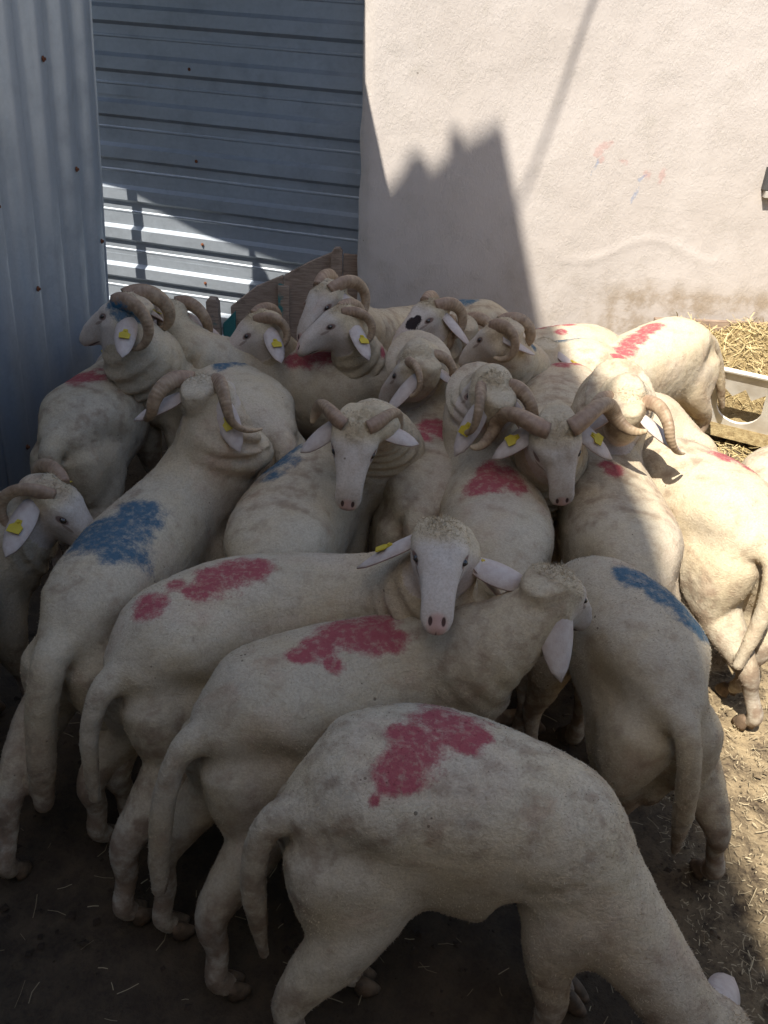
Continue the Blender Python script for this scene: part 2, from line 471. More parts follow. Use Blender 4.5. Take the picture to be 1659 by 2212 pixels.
# ---------------------------------------------------------------- plastered wall
def build_wall():
    root = empty('plaster_wall', (1.0, 4.3, 0))
    tag(root, 'rough cement plastered wall lit by the sun behind the flock', 'wall')
    H = 3.3
    xs = np.arange(0, 5.21, 0.02); zs = np.arange(0, H + 0.001, 0.02)
    X, Z = np.meshgrid(xs, zs)
    P = np.stack([X.ravel(), np.zeros(X.size), Z.ravel()], 1)
    lean = -0.012 * 0
    y = 0.005 * vnoise(P, 1.2, 11) + 0.0025 * vnoise(P, 4.0, 12) + 0.0012 * vnoise(P, 16.0, 13)
    # a trowelled ridge that wanders across the wall
    xw = P[:, 0] - 0.19
    zr = 0.80 + 0.05 * np.sin((xw - 1.0) * 5.0) + 0.03 * np.sin(xw * 11)
    y += -0.004 * sstep(0.03, 0.0, np.abs(P[:, 2] - zr)) * sstep(0.75, 0.95, xw) * sstep(1.75, 1.5, xw) 
    rise = sstep(0.0, 0.05, P[:, 0])
    P[:, 1] = y - 0.03 * rise + 0.03
    wx = P[:, 0] - 0.19                      # world x
    P[:, 0] = np.where(P[:, 0] < 0.001, P[:, 0] + 0.006 * vnoise(P, 7, 4), P[:, 0])
    def blob(lst):
        f = np.full(len(P), -1.0)
        for (x, z, rx, rz, ang) in lst:
            dx = wx - x; dz = P[:, 2] - z
            c, s = math.cos(ang), math.sin(ang)
            u = (dx * c + dz * s) / rx; v = (-dx * s + dz * c) / rz
            f = np.maximum(f, 0.75 - 0.75 * np.sqrt(u * u + v * v))
        return f
    red = blob(WALL_RED); blue = blob(WALL_BLUE)
    low = 1.3 * sstep(0.70, 0.52, P[:, 2] - 0.03 * vnoise(P, 6, 3)) * sstep(0.95, 1.25, wx)
    damp = 0.35 * sstep(0.9, 0.6, P[:, 2]) * (0.5 + 0.5 * vnoise(P, 2.2, 21))
    st = np.clip(low + damp, 0, 1)
    nx, nz = len(xs), len(zs)
    i = (np.arange(nz - 1)[:, None] * nx + np.arange(nx - 1)[None, :]).ravel()
    F = np.stack([i, i + 1, i + nx + 1, i + nx], 1)
    # depth: back copy and rim
    n = len(P)
    Pb = P.copy(); Pb[:, 1] = 0.22
    rim = list(range(nx)) + [r * nx + nx - 1 for r in range(1, nz)] + [(nz - 1) * nx + c for c in range(nx - 2, -1, -1)] + [r * nx for r in range(nz - 2, 0, -1)]
    rim = np.array(rim); r2 = np.roll(rim, -1)
    Fr = np.stack([rim, rim + n, r2 + n, r2], 1)
    V = np.concatenate([P, Pb]); Fa = np.concatenate([F, F[:, ::-1] + n, Fr])
    V[:, 0] += -0.19 - 1.0
    z2 = np.zeros(n)
    mk = np.stack([np.concatenate([red, z2 - 1]), np.concatenate([blue, z2 - 1]), np.concatenate([st, z2])], 1)
    fast_mesh('wall_face', V, Fa, M_PLASTER, root, smooth=True, attrs={'mk': mk})
    v, f = box_vf(0.762, -0.03, 1.14, 1.2, 0.06, 1.24)
    mesh_obj('opening_shade', v, f, M_DARK, root)  # dark box put in for the shade inside a window opening
    v, f = box_vf(0.775, -0.035, 1.105, 1.2, 0.06, 1.135)
    mesh_obj('window_sill', v, f, M_HOUSE, root)

# ---------------------------------------------------------------- corrugated sheets
def sheet(name, prof, L, nL, mat, parent, to_world, thick=0.0015, wob=0.004, seed=0):
    """prof: list of (across, out); extruded along L; to_world(along, across, out)->xyz"""
    prof = np.array(prof)
    al = np.linspace(0, L, nL)
    A, K = np.meshgrid(al, np.arange(len(prof)), indexing='ij')
    ac = prof[K.ravel(), 0]; ou = prof[K.ravel(), 1]
    Q = np.stack([A.ravel(), ac, np.zeros(ac.size)], 1)
    ou = ou + wob * vnoise(Q, 2.3, 31 + seed) + wob * 0.35 * vnoise(Q, 9.0, 37 + seed)
    n = len(ac)
    V = np.concatenate([to_world(Q[:, 0], ac, ou), to_world(Q[:, 0], ac, ou - thick)])
    np_ = len(prof)
    i = (np.arange(nL - 1)[:, None] * np_ + np.arange(np_ - 1)[None, :]).ravel()
    F = np.stack([i, i + np_, i + np_ + 1, i + 1], 1)
    rim = list(range(np_)) + [r * np_ + np_ - 1 for r in range(1, nL)] + [(nL - 1) * np_ + c for c in range(np_ - 2, -1, -1)] + [r * np_ for r in range(nL - 2, 0, -1)]
    rim = np.array(rim); r2 = np.roll(rim, -1)
    Fa = np.concatenate([F, F[:, ::-1] + n, np.stack([rim, rim + n, r2 + n, r2], 1)])
    o = fast_mesh(name, V, Fa, mat, parent)
    return o

def screw(parent, p, nrml, r=0.008):
    n = nrm(nrml); a = nrm(np.cross(n, (0.3, 0.2, 0.9))); b = np.cross(n, a)
    V = []; k = 8
    for rr, h in ((r * 1.5, 0.0), (r * 1.45, 0.003), (r * 0.8, 0.004), (r * 0.7, 0.010)):
        for j in range(k):
            t = 2 * math.pi * j / k
            V.append(p + a * rr * math.cos(t) + b * rr * math.sin(t) + n * h)
    F = [(q * k + j, q * k + (j + 1) % k, (q + 1) * k + (j + 1) % k, (q + 1) * k + j) for q in range(3) for j in range(k)]
    F.append(tuple(range(3 * k, 4 * k)))
    return mesh_obj('screw', V, F, M_RUST, parent)

def build_gate():
    A = np.array([-2.35, 5.14]); B = np.array([-0.16, 4.585])
    e = (B - A) / np.linalg.norm(B - A); out = np.array([e[1], -e[0]])
    if out[1] > 0: out = -out
    Lg = np.linalg.norm(B - A)
    root = empty('corrugated_gate', (-1.2, 4.85, 0))
    tag(root, 'grey corrugated metal gate with horizontal ribs closing the corner', 'gate')
    tilt = 0.024
    o3 = np.array([-1.2, 4.85, 0])
    P = 0.22
    def period(z):
        return [(z, 0), (z+.050, 0), (z+.055, .0035), (z+.062, .0035), (z+.067, 0), (z+.108, 0), (z+.126, .025), (z+.184, .025), (z+.202, 0)]
    z = 0.02; k = 0
    for nper in (2, 4, 4):
        prof = []
        for q in range(nper): prof += period(q * P)
        prof.append((nper * P + 0.03, 0))
        z0 = z; off = 0.0016 * k
        def tw(al, ac, ou, z0=z0, off=off):
            x = A[0] + e[0] * al + out[0] * (ou + off); y = A[1] + e[1] * al + out[1] * (ou + off)
            zz = z0 + ac + tilt * (Lg - al)
            return np.stack([x, y, zz], 1) - o3
        s = sheet('metal_sheet', prof, Lg, 40, M_GATE, root, tw, seed=k, wob=0.005)
        for q in range(nper):
            for al in ((1.30,) if q % 2 == 0 or k == 0 else ()):
                p = tw(np.array([al]), np.array([q * P + 0.155]), np.array([0.0265]))[0]
                screw(s, p, (out[0], out[1], 0), 0.006)
        z += nper * P; k += 1

def build_fence():
    root = empty('corrugated_fence', (-1.4, 2.6, 0))
    tag(root, 'bluish galvanised corrugated metal fence with upright ribs at the left', 'fence')
    o3 = np.array([-1.4, 2.6, 0])
    P = 0.25
    def prof(n):
        pr = []
        for q in range(n):
            for i in range(12):
                ph = i / 12
                pr.append((q * P + ph * P, 0.015 * (1 + math.tanh(2.2 * -math.cos(2 * math.pi * ph)))))
        pr.append((n * P + 0.03, 0.0))
        return pr
    y = 3.9
    for k, n in enumerate((5, 4, 4, 2)):
        L = n * P + 0.03
        y0 = y - n * P
        def tw(al, ac, ou, y0=y0, k=k):
            z = al
            x = -1.412 + 0.074 * z + ou - 0.002 * k
            return np.stack([x, y0 + ac - 0.0 * z, z], 1) - o3
        s = sheet('metal_sheet', prof(n), 2.05, 40, M_PANEL, root, tw, seed=10 + k, wob=0.0025)
        s.data.polygons.foreach_set('use_smooth', [True] * len(s.data.polygons))
        for q in range(n):
            for z in (0.35, 0.88, 1.22, 1.62):
                if (q * 7 + int(z * 10) + k) % 3 == 0:
                    p = tw(np.array([z]), np.array([q * P + 0.125]), np.array([0.0305]))[0]
                    screw(s, p, (1, 0, 0), 0.007)
        y = y0
    for yy in (0.75, 2.2, 3.55):
        v, f = box_vf(-0.15, yy - 2.6, 0, -0.08, yy - 2.53, 1.9)
        v = [(a + 0.074 * c, b, c) for a, b, c in v]
        mesh_obj('fence_post', v, f, M_WOOD, root)

# ---------------------------------------------------------------- wooden barrier and posts
def prism(pts, axis_d, name, mat, parent, paint=None, bevel=0.004):
    """polygon pts (world) extruded along axis_d, with a small bevel and some wear"""
    bm = bmesh.new()
    vs = [bm.verts.new(p) for p in pts]
    f = bm.faces.new(vs)
    r = bmesh.ops.extrude_face_region(bm, geom=[f])
    nv = [g for g in r['geom'] if isinstance(g, bmesh.types.BMVert)]
    bmesh.ops.translate(bm, verts=nv, vec=axis_d)
    bmesh.ops.recalc_face_normals(bm, faces=bm.faces)
    if bevel: bmesh.ops.bevel(bm, geom=list(bm.edges), offset=bevel, segments=2, affect='EDGES', profile=0.6)
    me = bpy.data.meshes.new(name); bm.to_mesh(me); bm.free()
    me.materials.append(mat)
    co = np.zeros(len(me.vertices) * 3); me.vertices.foreach_get('co', co); co = co.reshape(-1, 3)
    if paint is not None: set_attrs(me, {'paint': paint(co)})
    o = bpy.data.objects.new(name, me); COL.objects.link(o)
    if parent: o.parent = parent
    return o

def build_barrier():
    root = empty('wooden_barrier', (-0.55, 4.42, 0))
    tag(root, 'weathered plank barrier with a slanting top leaning by the gate', 'barrier')
    off = Vector((0.55, -4.42, 0))
    def W(x, z, y=4.42): return Vector((x, y, z)) + off
    def pl(z0, z1, x0a, x0b, x1a, x1b):
        return [W(x0a, z0), W(x1a, z0), W(x1b, z1), W(x0b, z1)]
    # upright boards side by side, top edge rising to the right
    xs = [-0.885, -0.59, -0.30]
    def top(x): return 0.445 + (x + 0.87) * 0.50 - 0.035 * sstep(-0.75, -0.87, x)
    for a, b in zip(xs[:-1], xs[1:]):
        j = random.Random(int(a * 1000)).uniform(-0.006, 0.006)
        prism([W(a + .002, 0.0, 4.42 + j), W(b - .002, 0.0, 4.42 + j), W(b - .002, top(b) , 4.42 + j), W((a + b) / 2, top((a + b) / 2) + 0.008, 4.42 + j), W(a + .002, top(a), 4.42 + j)],
              Vector((0, 0.03, 0)), 'plank', M_WOOD, root)
    prism([W(-0.625, 0.0, 4.375), W(-0.565, 0.0, 4.375), W(-0.555, 0.535, 4.375), W(-0.615, 0.545, 4.375)], Vector((0, 0.038, 0)), 'batten', M_WOOD, root,
          paint=lambda c: 0.40 * sstep(-0.045, -0.06, c[:, 0]))
    prism([W(-0.335, 0.0, 4.37), W(-0.275, 0.0, 4.37), W(-0.275, 0.735, 4.37), W(-0.29, 0.752, 4.37), W(-0.315, 0.75, 4.37), W(-0.335, 0.72, 4.37)], Vector((0, 0.045, 0)), 'end_post', M_WOOD, root)
    prism([W(-0.272, 0.0, 4.40), W(-0.19, 0.0, 4.40), W(-0.19, 0.71, 4.40), W(-0.272, 0.715, 4.40)], Vector((0, 0.03, 0)), 'dark_plank', M_WOOD, root)
    p = empty('wooden_post', (-0.955, 4.33, 0))
    tag(p, 'short dark wooden post with flaking turquoise paint before the gate', 'post')
    o2 = Vector((0.955, -4.33, 0))
    prism([Vector(q) + o2 for q in [(-0.99, 4.30, 0), (-0.925, 4.30, 0), (-0.925, 4.30, 0.455), (-0.937, 4.30, 0.475), (-0.975, 4.30, 0.478), (-0.99, 4.30, 0.46)]],
          Vector((0, 0.06, 0)), 'post_body', M_WOOD, p, paint=lambda c: 0.9 * sstep(0.0, 0.03, c[:, 0]) * sstep(0.40, 0.30, c[:, 2]))
    p = empty('painted_board', (-0.895, 4.36, 0))
    tag(p, 'narrow turquoise painted board between the post and the plank barrier', 'board')
    o2 = Vector((0.895, -4.36, 0))
    prism([Vector(q) + o2 for q in [(-0.922, 4.345, 0), (-0.865, 4.345, 0), (-0.845, 4.345, 0.40), (-0.915, 4.345, 0.33)]],
          Vector((0, 0.03, 0)), 'board_body', M_WOOD, p, paint=lambda c: np.full(len(c), 0.75))
    p = empty('low_plank', (-1.08, 4.40, 0))
    tag(p, 'low grey plank end behind the neck of the ram near the gate', 'plank')
    o2 = Vector((1.08, -4.40, 0))
    prism([Vector(q) + o2 for q in [(-1.20, 4.38, 0), (-0.99, 4.38, 0), (-0.99, 4.38, 0.335), (-1.03, 4.38, 0.345), (-1.20, 4.38, 0.27)]],
          Vector((0, 0.03, 0)), 'plank_body', M_WOOD, p)

# ---------------------------------------------------------------- hay feeder
def build_feeder():
    root = empty('hay_feeder', (2.0, 3.95, 0))
    tag(root, 'white hay feeder with cut out openings and hay along the wall', 'feeder')
    o3 = Vector((2.0, 3.95, 0))
    # front panel: leaning sheet, local (a along, b up), with two feeding openings
    a_dir = Vector((0.86, -0.50, 0)).normalized()
    base = Vector((1.50, 3.94, 0.03)); up = Vector((-0.08, -0.14, 0.40))
    def loc(a, b, d=0.0):
        n = a_dir.cross(up).normalized()
        return base + a_dir * a + up * b + n * d - o3
    H, Wd = 1.0, 1.3
    outer = [(0, 0), (Wd, 0), (Wd, H), (0, H)]
    def hole(c, w):
        # U-shaped bottom, torn and folded edge on top
        pts = []
        for i in range(13):
            t = math.pi + math.pi * i / 12
            pts.append((c + w * math.cos(t), 0.50 + 0.24 * math.sin(t)))
        pts += [(c + w * 1.0, 0.76), (c + w * 0.45, 0.64), (c + w * 0.12, 0.78), (c - w * 0.38, 0.65), (c - w * 0.98, 0.80)]
        return pts
    bm = bmesh.new()
    loops = [outer, hole(0.27, 0.105), hole(0.55, 0.105), hole(0.83, 0.105), hole(1.11, 0.105)]
    edges = []
    for lp in loops:
        vs_ = [bm.verts.new((p[0], p[1], 0)) for p in lp]
        for i in range(len(vs_)): edges.append(bm.edges.new((vs_[i], vs_[(i + 1) % len(vs_)])))
    bmesh.ops.triangle_fill(bm, use_beauty=True, use_dissolve=False, edges=edges)
    r = bmesh.ops.extrude_face_region(bm, geom=list(bm.faces))
    for g in r['geom']:
        if isinstance(g, bmesh.types.BMVert): g.co.z -= 0.012
    bmesh.ops.recalc_face_normals(bm, faces=bm.faces)
    for v in bm.verts: v.co = loc(v.co.x, v.co.y, v.co.z)
    me = bpy.data.meshes.new('front_panel'); bm.to_mesh(me); bm.free(); me.materials.append(M_WHITE)
    o = bpy.data.objects.new('front_panel', me); COL.objects.link(o); o.parent = root
    # rolled rim along the top and the end board against the wall
    def bar(p, q, r_, name, mat):
        p = np.array(p); q = np.array(q); t = nrm(q - p); a = nrm(np.cross(t, (0, 0, 1))); b = np.cross(t, a)
        V = []; k = 8
        for c in (p, q):
            for j in range(k): V.append(c + a * r_ * math.cos(j * math.pi / 4) + b * r_ * math.sin(j * math.pi / 4))
        F = [(j, (j + 1) % k, k + (j + 1) % k, k + j) for j in range(k)] + [tuple(range(k))[::-1], tuple(range(k, 2 * k))]
        return mesh_obj(name, V, F, mat, root, smooth=False)
    bar(loc(0, 1.0), loc(Wd, 1.0), 0.012, 'top_rim', M_WHITE)
    v, f = box_vf(1.36 - 2.0, 4.22 - 3.95, 0, 2.9 - 2.0, 4.25 - 3.95, 0.50)
    mesh_obj('back_board', v, f, M_WOOD, root)
    v, f = box_vf(1.36 - 2.0, 3.96 - 3.95, 0, 1.39 - 2.0, 4.22 - 3.95, 0.47)
    mesh_obj('end_board', v, f, M_WOOD, root)
    # heaped hay: a lumpy bed plus loose stalks
    xs = np.linspace(1.40, 2.9, 60); ys = np.linspace(3.2, 4.21, 40)
    X, Y = np.meshgrid(xs, ys)
    P = np.stack([X.ravel(), Y.ravel(), np.zeros(X.size)], 1)
    front = 3.86 - 0.5813 * (P[:, 0] - 1.43)
    ok = (P[:, 1] - front)
    Z = 0.30 + 0.13 * sstep(0.0, 0.35, ok) + 0.035 * vnoise(P, 6, 41) + 0.02 * vnoise(P, 17, 42) + 0.05 * sstep(0.2, .5, ok)
    P[:, 2] = np.where(ok > -0.02, np.maximum(Z - 0.30 * sstep(0.22, 0.06, ok), 0.11), 0.06)
    P[:, 1] = np.maximum(P[:, 1], front + 0.03)
    Pl = P - np.array(o3)
    nx, ny = len(xs), len(ys)
    i = (np.arange(ny - 1)[:, None] * nx + np.arange(nx - 1)[None, :]).ravel()
    o = fast_mesh('hay_bed', Pl, np.stack([i, i + 1, i + nx + 1, i + nx], 1), M_HAYBED, root, smooth=True)
    tag(o, kind='stuff')
    r = np.random.default_rng(9)
    sel = r.integers(0, len(P), 9000)
    Q = P[sel] + r.normal(0, 0.012, (9000, 3)); Q[:, 1] = np.minimum(Q[:, 1], 4.2)
    Q = Q[Q[:, 2] > 0.2]
    o = strips('hay', Q - np.array(o3), (0.03, 0.10), (0.002, 0.005), 0.35, M_HAY, root, seed=12, lift=0.006, curl=0.5)
    tag(o, kind='stuff')
    # spilt hay at the foot, seen through the openings and around the panel
    n = 5000
    P = np.stack([r.uniform(1.2, 2.4, n), r.uniform(2.9, 4.15, n), np.abs(r.normal(0.02, 0.012, n))], 1)
    o = strips('spilt_hay', P, (0.02, 0.07), (0.002, 0.005), 0.25, M_HAY, seed=13, curl=0.5)
    tag(o, 'spilt hay lying on the ground round the white feeder', kind='stuff')

# ---------------------------------------------------------------- what stands outside the frame and casts the shade
def build_surroundings():
    h = empty('house', (-6.0, -5.0, 0))
    tag(h, 'tall plain house out of view, its roofline shaped to shade the flock', 'house')
    o3 = np.array([-6.0, -5.0, 0])
    v, f = box_vf(-10, -9, 0, -1.56, 0.72, 7.0); mesh_obj('wall', np.array(v) - o3, f, M_HOUSE, h)
    # roof with an uneven front, shaped for the shade it drops on the plastered wall
    prof = [(-10.1, 7.0), (-1.50, 7.0), (-1.515, 7.40), (-1.66, 7.305), (-1.75, 7.245), (-1.80, 7.19), (-1.84, 7.17), (-1.865, 7.235), (-1.885, 7.245), (-1.925, 7.24), (-1.95, 7.20), (-1.97, 7.15), (-2.03, 7.07), (-10.1, 7.03)]
    n = len(prof)
    V = [(x, 0.77, z) for x, z in prof] + [(x, -9.1, z) for x, z in prof]
    F = [tuple(range(n))[::-1], tuple(range(n, 2 * n))] + [(i, (i + 1) % n, n + (i + 1) % n, n + i) for i in range(n)]
    mesh_obj('roof', np.array(V) - o3, F, M_HOUSE, h)
    v, f = box_vf(-1.755, 0.70, 7.2, -1.705, 0.76, 7.37); mesh_obj('vent_pipe', np.array(v) - o3, f, M_DARK, h)  # added for the spike in the roofline's shade
    c = empty('shade_canopy', (-1.3, 4.3, 0))
    tag(c, 'unseen sheet canopy added above the corrugated gate, its edge shaped to shade it', 'canopy')
    oc = np.array([-1.3, 4.3, 0])
    poly = [(-2.6, 4.11), (-2.245, 3.97), (-2.085, 3.90), (-1.584, 3.615), (-1.238, 3.464), (-0.57, 3.30), (-0.535, 3.68), (-0.40, 3.95), (-0.25, 4.25), (-0.25, 4.9), (-2.6, 5.3)]  # outline shaped so its shade falls on the gate and the plastered wall
    n = len(poly)
    V = [(x, y, 2.60) for x, y in poly] + [(x, y, 2.625) for x, y in poly]
    F = [tuple(range(n))[::-1], tuple(range(n, 2 * n))] + [(i, (i + 1) % n, n + (i + 1) % n, n + i) for i in range(n)]
    mesh_obj('canopy_sheet', np.array(V) - oc, F, M_PANEL, c)
    v, f = box_vf(-1.70, 4.56, 0, -1.655, 4.605, 2.60); mesh_obj('canopy_post', np.array(v) - oc, f, M_WOOD, c)  # unseen post, added for its thin shade on the gate
    # drooping cable
    pts = [(-1.62, 0.45, 7.42), (-1.4, 0.77, 6.95), (-0.86, 1.52, 6.1), (-0.36, 2.24, 5.30), (0.2, 3.05, 4.3), (0.75, 3.9, 3.55), (1.05, 4.4, 3.30)]
    D = cat(np.array(pts), 8)
    T = np.gradient(D, axis=0); T /= np.linalg.norm(T, axis=1)[:, None]
    a_ = np.cross(T, [0, 0, 1.0]); a_ /= np.linalg.norm(a_, axis=1)[:, None]; b_ = np.cross(a_, T)
    V = np.concatenate([[c + 0.0085 * (x * math.cos(j * math.pi / 3) + y * math.sin(j * math.pi / 3)) for j in range(6)] for c, x, y in zip(D, a_, b_)])
    F = [(q * 6 + j, q * 6 + (j + 1) % 6, q * 6 + 6 + (j + 1) % 6, q * 6 + 6 + j) for q in range(len(D) - 1) for j in range(6)]
    o = mesh_obj('overhead_cable', V, F, M_CABLE)
    # unseen wall added behind the viewpoint to block sky light from the near sheep
    w = empty('blocking_wall', (1.5, -0.75, 0))
    tag(w, 'unseen rendered wall added behind the viewpoint to block sky light', 'wall')
    v, f = box_vf(-1.5 - 1.5, -0.15, 0, 4.5, 0.05, 2.9); mesh_obj('wall_body', v, f, M_HOUSE, w)
    v, f = box_vf(-1.5 - 1.5, -0.19, 2.903, 4.5, 0.09, 2.96); mesh_obj('coping', v, f, M_HOUSE, w)
    tag(o, 'black overhead cable running from the house to the plastered wall', 'cable')

WALL_RED = [(0.977, 1.301, 0.0565, 0.0308, 0.3), (0.943, 1.269, 0.0308, 0.0308, 0), (1.082, 1.233, 0.0463, 0.018, -0.3), (0.97, 1.239, 0.0257, 0.0257, 0), (1.2, 1.18, 0.0308, 0.036, 0), (1.108, 1.275, 0.0206, 0.0077, -0.4), (1.076, 1.29, 0.0103, 0.0154, 0), (1.127, 1.347, 0.0154, 0.0077, 0), (1.272, 1.178, 0.0257, 0.0565, 0)]
WALL_BLUE = [(0.946, 1.211, 0.0103, 0.0565, -0.35), (1.18, 1.168, 0.036, 0.0128, 0.5), (1.159, 1.089, 0.0128, 0.0514, -0.3)]
build_wall(); build_gate(); build_fence(); build_barrier(); build_feeder(); build_surroundings()

# ---------------------------------------------------------------- sheep
def loft(rings):
    """rings: (centre, side, up, w, ht, hb, p) -> closed tube"""
    k = 24
    a = np.arange(k) * 2 * np.pi / k
    ca, sa = np.cos(a), np.sin(a)
    V = []
    for (c, s, u, w, ht, hb, p) in rings:
        x = np.sign(ca) * np.abs(ca) ** p; y = np.sign(sa) * np.abs(sa) ** p
        V.append(c[None] + np.outer(x * w, s) + np.outer(np.where(y > 0, y * ht, y * hb), u))
    V = np.concatenate(V)
    m = len(rings)
    F = [[q * k + j, q * k + (j + 1) % k, (q + 1) * k + (j + 1) % k, (q + 1) * k + j] for q in range(m - 1) for j in range(k)]
    V = np.concatenate([V, [rings[0][0]], [rings[-1][0]]])
    e0, e1 = m * k, m * k + 1
    F += [[e0, (j + 1) % k, j] for j in range(k)] + [[e1, (m - 1) * k + j, (m - 1) * k + (j + 1) % k] for j in range(k)]
    return V, F

def limb(pts, rad, n=7, flat=1.0):
    D = cat(np.concatenate([np.asarray(pts), np.asarray(rad)[:, None]], 1), n)
    C = D[:, :3]; r = np.maximum(D[:, 3], 0.006)
    T = np.gradient(C, axis=0); T /= np.linalg.norm(T, axis=1)[:, None]
    ref = np.array([0.31, 0.95, 0.05])
    rings = []
    s = nrm(np.cross(T[0], ref))
    for c, t, rr in zip(C, T, r):
        s = nrm(s - t * np.dot(s, t)); u = np.cross(s, t)
        rings.append((c, s, u, rr, rr, rr, 1.0))
    a, b = rings[0], rings[-1]
    rings = [(a[0] - T[0] * a[3] * .7, a[1], a[2], a[3] * .55, a[3] * .55, a[3] * .55, 1.0)] + rings + [(b[0] + T[-1] * b[3] * .7, b[1], b[2], b[3] * .55, b[3] * .55, b[3] * .55, 1.0)]
    return loft(rings)

HEAD = [  # t along poll->nose (units of head length), half width, top, bottom
    (-0.20, .024, -.044, .046), (-0.16, .038, -.024, .062), (-0.09, .050, -.002, .079), (0.0, .058, .016, .092), (0.12, .064, .027, .104), (0.24, .068, .032, .112),
    (0.36, .067, .031, .114), (0.46, .056, .029, .110), (0.56, .046, .026, .100), (0.68, .041, .019, .088), (0.80, .0385, .009, .078),
    (0.90, .039, -.004, .074), (0.97, .036, -.014, .070), (1.02, .028, -.024, .062), (1.05, .016, -.034, .052)]

def head_frame(d, sgn=1):
    P = [np.array(p) for p in d['pts']]
    poll, nose, nk = P[5], P[6], P[4]
    f = nrm(nose - poll)
    z = np.array([0, 0, 1.0]) if 'up' not in d else np.array(d['up'], float)
    u = z - f * np.dot(z, f)
    if np.linalg.norm(u) < 0.25: u = u + 0.5 * nrm(nk - poll) * -0
    u = nrm(u)
    r = np.cross(f, u)
    return poll, f, u, r

